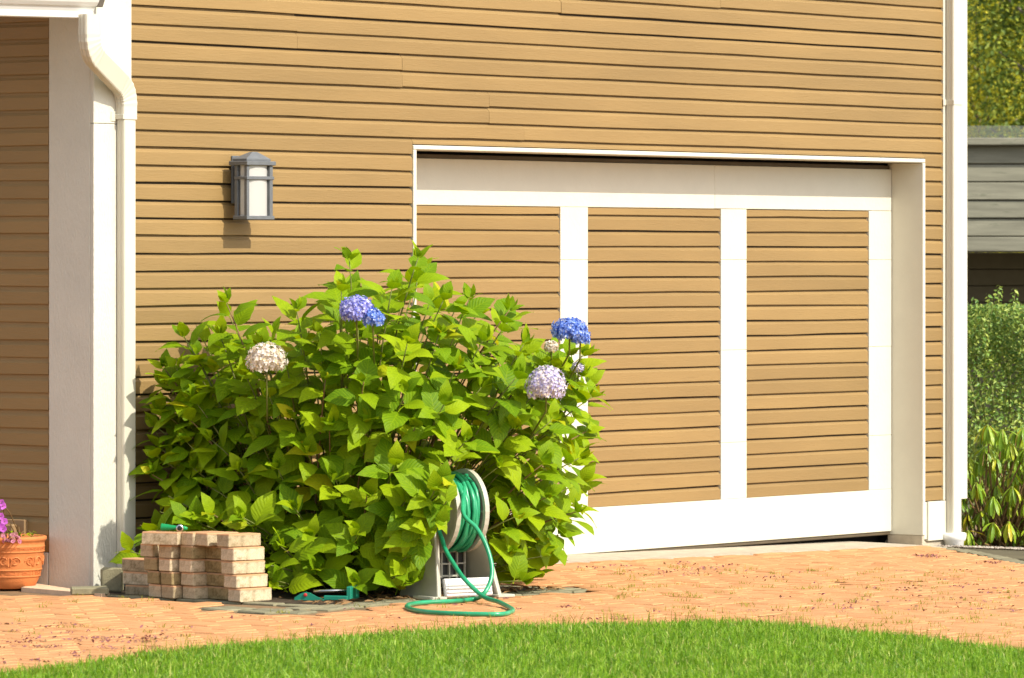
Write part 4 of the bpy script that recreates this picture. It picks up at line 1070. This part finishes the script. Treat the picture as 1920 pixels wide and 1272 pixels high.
# ================================================================== RIGHT BACKGROUND
# rhododendron
rhb = at_depth(1868, 1000, 34.1); rhb.z = gz(rhb.x); rho = empty('rhododendron_shrub', rhb)
tag(rho, 'rhododendron with drooping narrow leaves growing beyond the right downspout', 'shrub')
RS = LeafSet([leaf_shape(lr, 1, lr.uniform(.15, .19), lr.uniform(.05, .25), .6, prof='ell', pet=.08) for _ in range(6)], M['rholeaf'])
rst = MB(); wr = random.Random(5)
whorls = []
for _ in range(3000):
    px, py = wr.uniform(1800, 2060), wr.uniform(795, 1000); dep = 34.1 + wr.uniform(-.38, .45)
    if px > 1960: py = max(py, 800)
    if px < 1850 and py < 850: continue
    if all((q[0] - px) ** 2 + ((q[1] - py) * 1.0) ** 2 > 24 ** 2 or abs(q[2] - dep) > .3 for q in whorls): whorls.append((px, py, dep))
for (px, py, dep) in whorls:
    tip = at_depth(px, py, dep); root = rhb + Vector((wr.uniform(-.15, .15), wr.uniform(-.15, .15), 0))
    rst.tube([root, root.lerp(tip, .5) + Vector((0, 0, -.08)), tip - Vector((0, 0, .03)), tip], .007, 5, [1.2, 1, .7, .5])
    nl = wr.randint(11, 16); a0 = wr.uniform(0, 6.28)
    for k in range(nl):
        a = a0 + k * 2.4; el_ = wr.uniform(-86, -52) if wr.random() < .9 else wr.uniform(-30, 10)
        o_ = Vector((math.cos(a), math.sin(a), 0)); fw = o_ * math.cos(R(el_)) + UPV * math.sin(R(el_))
        rot = leaf_frame(fw, o_ + UPV * .4); RS.add(tip + o_ * .008, rot, wr.uniform(.095, .14), -px * 0 + (dep - 34) - (1 if px < 1935 else 0))
put('stem', rst, M['cane'], rho); RS.build(rho, 300)
# boxwood
bxb = at_depth(1890, 1000, 37.0); bxb.z = gz(bxb.x); box = empty('boxwood_shrub', bxb)
tag(box, 'tall small-leaved green shrub standing behind the rhododendron', 'shrub')
br = np.random.RandomState(4)
def quad_leaves(C, Nn, size, asp, rs):                    # C centres, Nn normals -> folded diamond leaves
    n = len(C); Nn = Nn / np.linalg.norm(Nn, axis=1, keepdims=True); t = rs.normal(size=(n, 3)); t -= Nn * (t * Nn).sum(1, keepdims=True); t /= np.linalg.norm(t, axis=1, keepdims=True)
    b = np.cross(Nn, t); s = size[:, None]
    V = np.stack([C - t * s, C - b * s * asp + Nn * s * .12, C + t * s, C + b * s * asp + Nn * s * .12], 1).reshape(-1, 3)
    Fq = np.arange(4 * n).reshape(n, 4); uv = np.tile(np.array([[.5, 0], [0, .5], [.5, 1], [1, .5]]), (n, 1)); return V, Fq, uv
n = 26000; ctr = np.array(bxb) + np.array((.25, -.05, 0))
th_ = br.uniform(0, 2 * np.pi, n); zz = br.uniform(.05, 1, n) ** .8; rad = .78 * (1 - .35 * zz ** 3) * (.72 + .28 * br.uniform(0, 1, n) ** .5) * (1 + .14 * np.sin(th_ * 5 + zz * 9))
C = np.stack([ctr[0] + rad * np.cos(th_), ctr[1] + rad * np.sin(th_), ctr[2] + zz * 1.62], 1)
Nn = np.stack([np.cos(th_), np.sin(th_), zz * .8], 1) + br.normal(0, .6, (n, 3))
V1, F1, U1 = quad_leaves(C, Nn, br.uniform(.012, .021, n), .5, br)
m_ = 90; ths = br.uniform(0, 2 * np.pi, m_); rs_ = .75 * np.sqrt(br.uniform(0, 1, m_)) * .85; CC = []; NN = []
stb = MB()
for a, r in zip(ths, rs_):                                 # upright sprigs on top
    hgt = br.uniform(.08, .30); b0 = np.array((ctr[0] + r * np.cos(a), ctr[1] + r * np.sin(a), ctr[2] + 1.35 - .25 * (r / .75) ** 2)); lean = br.normal(0, .10, 3)
    stb.tube([tuple(b0), tuple(b0 + np.array((lean[0], lean[1], 1)) * (hgt + .15))], .002, 4)
    for k in range(44):
        t = k / 44; p = b0 + np.array((lean[0], lean[1], 1)) * (hgt + .15) * t; an = k * 2.4; CC.append(p + .022 * np.array((np.cos(an), np.sin(an), .3))); NN.append((np.cos(an) * .7, np.sin(an) * .7, .6))
V2, F2, U2 = quad_leaves(np.array(CC), np.array(NN) + br.normal(0, .3, (len(CC), 3)), br.uniform(.014, .024, len(CC)), .5, br)
o = big_mesh('foliage', np.concatenate([V1, V2]), np.concatenate([F1, F2 + len(V1)]), M['boxleaf'], box, np.concatenate([U1, U2])); tag(o, kind='stuff')
for k in range(14):
    a = k * 2.4; r0 = .08; stb.tube([Vector(bxb) + Vector((r0 * math.cos(a), r0 * math.sin(a), -.02)), Vector(ctr.tolist()) + Vector((.4 * math.cos(a), .4 * math.sin(a), .8)), Vector(ctr.tolist()) + Vector((.5 * math.cos(a), .5 * math.sin(a), 1.3))], .012, 5, [1.2, .8, .4])
put('stem', stb, M['greenstem'], box)
# gravel by the right edging
def scatter_stones(name, pts, mat, smin, smax):
    Vs, Fs = [], []
    base = np.array([(1, 0, 0), (-1, 0, 0), (0, 1, 0), (0, -1, 0), (0, 0, 1), (0, 0, -1)], np.float32); fc = np.array([(0, 2, 4), (2, 1, 4), (1, 3, 4), (3, 0, 4), (2, 0, 5), (1, 2, 5), (3, 1, 5), (0, 3, 5)])
    for k, (x, y) in enumerate(pts):
        s = nrs.uniform(smin, smax); A = nrs.uniform(0, 6.28); rot = np.array(((math.cos(A), -math.sin(A), 0), (math.sin(A), math.cos(A), 0), (0, 0, 1)))
        v = (base * nrs.uniform(.6, 1.1, (6, 1)) * np.array((1, .75, .55)) * s) @ rot.T + np.array((x, y, gz(x) + s * .3)); Vs.append(v); Fs.append(fc + 6 * k)
    o = big_mesh(name, np.concatenate(Vs), np.concatenate(Fs), mat); tag(o, kind='stuff'); return o
gpts = []
for _ in range(26000):
    x, y = rnd.uniform(4.9, 7.2), rnd.uniform(-1.6, 1.2)
    if (in_right(x - .05, y - .04) or (y > .19 and x > 5.65)) and not (y > -.1 and x < 5.65): gpts.append((x, y))
scatter_stones('gravel', gpts[:15000], M['gravelmat'], .008, .022)

# neighbouring building: weathered board balcony front over a dark wall
nb0 = at_depth(1700, 485, 48.0); nb = empty('neighbour_building', (nb0.x, nb0.y, gz(nb0.x)))
tag(nb, 'neighbouring building with weathered grey balcony boards over a dark wall', 'building')
rotn = Matrix((RV, DV, UPV)).transposed(); cN = at_depth(1990, 485, 48.0)
def nz_(py, dep=48.0): return EYE + (HY - py) * dep / F
edges = [273, 308, 342, 376, 410, 444, 473]
def npl(name, pyt, pyb, dep, mat, half=3.2, th=.02, off=0.0, parent=nb, bev=.006):
    zt, zb_ = nz_(pyt, dep), nz_(pyb, dep); c = at_depth(1990, 485, dep); mb = MB()
    c = c + RV * (half - 1.75); mb.obox((c.x, c.y, (zt + zb_) / 2), (half, th, abs(zt - zb_) / 2), rotn @ Matrix.Rotation(R(off), 3, 'X'), bev); return put(name, mb, mat, parent)
for i, (a, b) in enumerate(zip(edges, edges[1:])): npl('balcony_board', a + .8, b - .8, 48.0 + rnd.uniform(-.01, .01), M['oldwood'], off=-5)
npl('cap_rail', 259, 272.5, 47.93, M['oldwood'], th=.07)
npl('glass_panel', 236, 258.9, 48.0, M['glasspane'], th=.006, bev=0)
npl('backing', 262, 472, 48.1, M['sheath'], th=.03)
npl('floor_slab', 466, 473, 49.0, M['sheath'], th=.95)
for k in range(12): npl('wall_board', 474 + k * 31 + .6, 474 + (k + 1) * 31 - .6, 49.9, M['darkwall'], th=.02, off=-3)

npl('backing', 474, 900, 50.02, M['sheath'], th=.05)
# trees beyond
tr_rs = np.random.RandomState(8)
def tree(name, px, dep, zc, rx, rz, nleaf, size, mat, label, trunk_r=.12, hollow=.35, group='trees beyond the balcony', cat='tree'):
    b = at_depth(px, 485, dep); b.z = gz(b.x) - .1; t = empty(name, b); tag(t, label, cat, group)
    mb = MB(); mb.tube([b, b + Vector((.1, .05, zc * .4)), b + Vector((0, 0, zc))], trunk_r, 8, [1.3, .9, .5])
    for k in range(16):
        a = k * 2.4; h = zc - rz * .6 + rz * 1.2 * (k / 16); p0 = b + Vector((0, 0, h - .6)); e = b + Vector((rx * .75 * math.cos(a), rx * .75 * math.sin(a), h + .5)); mb.tube([p0, p0.lerp(e, .5) + Vector((0, 0, .25)), e], trunk_r * .3, 5, [1, .7, .25])
    put('trunk', mb, M['bark'], t)
    nc = 60; cl = tr_rs.normal(size=(nc, 3)); cl /= np.linalg.norm(cl, axis=1, keepdims=True); cl *= tr_rs.uniform(hollow, 1, (nc, 1)); cl = cl * np.array((rx, rx, rz)) + np.array((b.x, b.y, b.z + zc))
    ci = tr_rs.randint(0, nc, nleaf); off = tr_rs.normal(0, 1, (nleaf, 3)) * np.array((rx, rx, rz)) * .15
    C = cl[ci] + off; Nn = off / (np.linalg.norm(off, axis=1, keepdims=True) + 1e-6) + np.array((0, -.3, .5)) + tr_rs.normal(0, .5, (nleaf, 3))
    V, Fq, uv = quad_leaves(C, Nn, tr_rs.uniform(.6, 1.2, nleaf) * size, .5, tr_rs)
    o = big_mesh('crown', V, Fq, mat, t, uv); tag(o, kind='stuff'); return t
tree('deciduous_tree', 1985, 62, 4.6, 1.15, 2.6, 15000, .042, M['treeleaf'], 'dark green leafy tree nearest behind the weathered balcony')
tree('deciduous_tree', 1835, 64, 3.9, 1.1, 2.4, 20000, .036, M['yelleaf'], 'yellow green tree just right of the corner downspout', .07)
tree('deciduous_tree', 2050, 72, 5.0, 2.6, 3.4, 18000, .045, M['yelleaf'], 'yellow green tree behind the dark leafy tree', .1)
tree('deciduous_tree', 1900, 80, 5.0, 3.2, 4.2, 20000, .06, M['treeleaf'], 'dim green tree farthest behind, filling gaps between crowns', .12)
hmb = MB(); hN = 24
hv = []
for i in range(hN + 1):
    for j in range(7):
        p = CAM + DV * (90 + j * 14) + RV * (-40 + 100 * i / hN); hv.append((p.x, p.y, -.8 + j * 5.2 + rnd.uniform(-.4, .4)))
hmb.add(hv, [(i * 7 + j, (i + 1) * 7 + j, (i + 1) * 7 + j + 1, i * 7 + j + 1) for i in range(hN) for j in range(6)], True)
M['hill'] = paint('green_hillside', (.24, .25, .04), .95, .5, 1.5, None, 1, 3)
tag(put('hillside', hmb, M['hill']), kind='structure')

# ================================================================== GRASS, WEEDS, PETALS
def blades(name, X, Y, Hh, Wd, mat, kind='stuff', lean=.35, parent=None, curl=.6, yaw=None):
    n = len(X); rs = nrs; Z = gza(X) + .002; a = rs.uniform(0, 2 * np.pi, n); l = np.abs(rs.normal(0, lean, n)); b = rs.uniform(0, np.pi, n)
    dx_, dy_ = np.cos(a) * l, np.sin(a) * l; wx, wy = np.cos(b) * Wd / 2, np.sin(b) * Wd / 2
    P0 = np.stack([X, Y, Z], 1); mid = P0 + np.stack([dx_ * Hh * .35, dy_ * Hh * .35, Hh * .55], 1); tip = P0 + np.stack([dx_ * Hh * (1 + curl * l), dy_ * Hh * (1 + curl * l), Hh * (1 - .35 * l)], 1)
    Wv = np.stack([wx, wy, np.zeros(n)], 1)
    V = np.stack([P0 - Wv, P0 + Wv, mid + Wv * .8, mid - Wv * .8, tip + Wv * .12, tip - Wv * .12], 1).reshape(-1, 3)
    o6 = np.arange(n)[:, None] * 6; Fq = np.concatenate([o6 + np.array([[0, 1, 2, 3]]), o6 + np.array([[3, 2, 4, 5]])], 0)
    uv = np.tile(np.array([[0, 0], [1, 0], [1, .5], [0, .5], [.6, 1], [.4, 1]]), (n, 1))
    o = big_mesh(name, V, Fq, mat, parent, uv); tag(o, kind=kind); return o
n = 190000
S_ = nrs.uniform(-3.0, 3.0, n); D_ = nrs.uniform(19.8, 25.2, n); ld = np.interp(S_, LS, LD); keep = D_ < ld + nrs.normal(0, .04, n); S_, D_ = S_[keep], D_[keep]
Xg = CAM.x + RV.x * S_ + DV.x * D_; Yg = CAM.y + RV.y * S_ + DV.y * D_
patch = .5 + .5 * np.sin(Xg * 3.1 + np.sin(Yg * 2.3) * 1.5) * np.sin(Yg * 2.7 + Xg)
edge = np.clip((np.interp(S_, LS, LD) - D_) / .25, 0, 1)
Hg = nrs.uniform(.022, .062, len(Xg)) * (.85 + .3 * patch) * (.8 + .4 * (np.sin(Xg * 31 + 3 * np.sin(Yg * 17)) * np.sin(Yg * 27 + 2 * np.sin(Xg * 13)) * .5 + .5)) * (.75 + .25 * edge) * np.where(nrs.uniform(0, 1, len(Xg)) < .02, 1.45, 1)
blades('grass', Xg, Yg, Hg, nrs.uniform(.0028, .0056, len(Xg)), M['grass'], lean=.6)
q = nrs.uniform(0, 1, len(Xg)) < .30 * np.clip((-S_ - .9) / .9, 0, 1) * np.clip(1 - (np.interp(S_, LS, LD) - D_) / 1.1, 0, 1)
blades('dry_grass', Xg[q] + .003, Yg[q], Hg[q] * .9, np.full(q.sum(), .0042), M['weed'], lean=.7)
# long straggling blades over the edge
n = 700; S2 = nrs.uniform(-1.6, 2.6, n); D2 = np.interp(S2, LS, LD) + nrs.normal(0, .03, n) + np.where(nrs.uniform(0, 1, n) < .08, nrs.uniform(0, .3, n), 0)
blades('edge_grass', CAM.x + RV.x * S2 + DV.x * D2, CAM.y + RV.y * S2 + DV.y * D2, nrs.uniform(.05, .10, n), np.full(n, .003), M['weed'], lean=.6)
# weeds in the joints
wx_, wy_ = [], []
for _ in range(300):
    p = on_ground(rnd.choice((rnd.uniform(1150, 1920), rnd.uniform(0, 1920))), rnd.uniform(1065, 1200))
    if is_lawn(p.x, p.y) or in_bed(p.x, p.y) or p.y > -.3: continue
    x = round(p.x / .1) * .1 - .03
    for _k in range(rnd.randint(5, 18)): wx_.append(x + rnd.gauss(0, .008)); wy_.append(p.y + rnd.gauss(0, .025))
blades('weeds', np.array(wx_), np.array(wy_), nrs.uniform(.008, .03, len(wx_)), nrs.uniform(.002, .004, len(wx_)), M['weed'], lean=1.0)
# fallen petals, brown purple crumbs gathered in the joints
PX = []
def crumbs(px, py, n, sx, sd_):
    c = on_ground(px, py); s0, d0 = plan(c.x, c.y)
    for _ in range(n):
        s, d = s0 + rnd.gauss(0, sx), d0 + rnd.gauss(0, sd_); p = CAM + RV * s + DV * d
        if not is_lawn(p.x, p.y, .05) and not in_bed(p.x, p.y) and p.y < -.05: PX.append((p.x, p.y))
for _ in range(55): crumbs(rnd.uniform(-20, 330), rnd.uniform(1170, 1245), rnd.randint(4, 12), .035, .02)
for _ in range(7): crumbs(rnd.uniform(150, 330), rnd.uniform(1180, 1210), 22, .05, .06)
for _ in range(48): crumbs(rnd.uniform(1500, 1920), rnd.uniform(1068, 1150), rnd.randint(3, 10), .035, .025)
for _ in range(45): crumbs(rnd.uniform(330, 1500), rnd.uniform(1120, 1180), rnd.randint(3, 8), .03, .02)
for _ in range(25): crumbs(rnd.uniform(1100, 1500), rnd.uniform(1055, 1090), rnd.randint(5, 14), .04, .05)
crumbs(1738, 1044, 90, .045, .07); crumbs(1750, 1046, 30, .03, .05); crumbs(1860, 1056, 40, .04, .06)
PX = np.array(PX); n = len(PX); C = np.stack([PX[:, 0], PX[:, 1], gza(PX[:, 0]) + .006], 1); Nn = np.stack([np.zeros(n), np.zeros(n), np.ones(n)], 1) + nrs.normal(0, .45, (n, 3))
V, Fq, uv = quad_leaves(C, Nn, nrs.uniform(.005, .013, n), .5, nrs); tag(big_mesh('fallen_petals', V, Fq, M['debris']), kind='stuff')
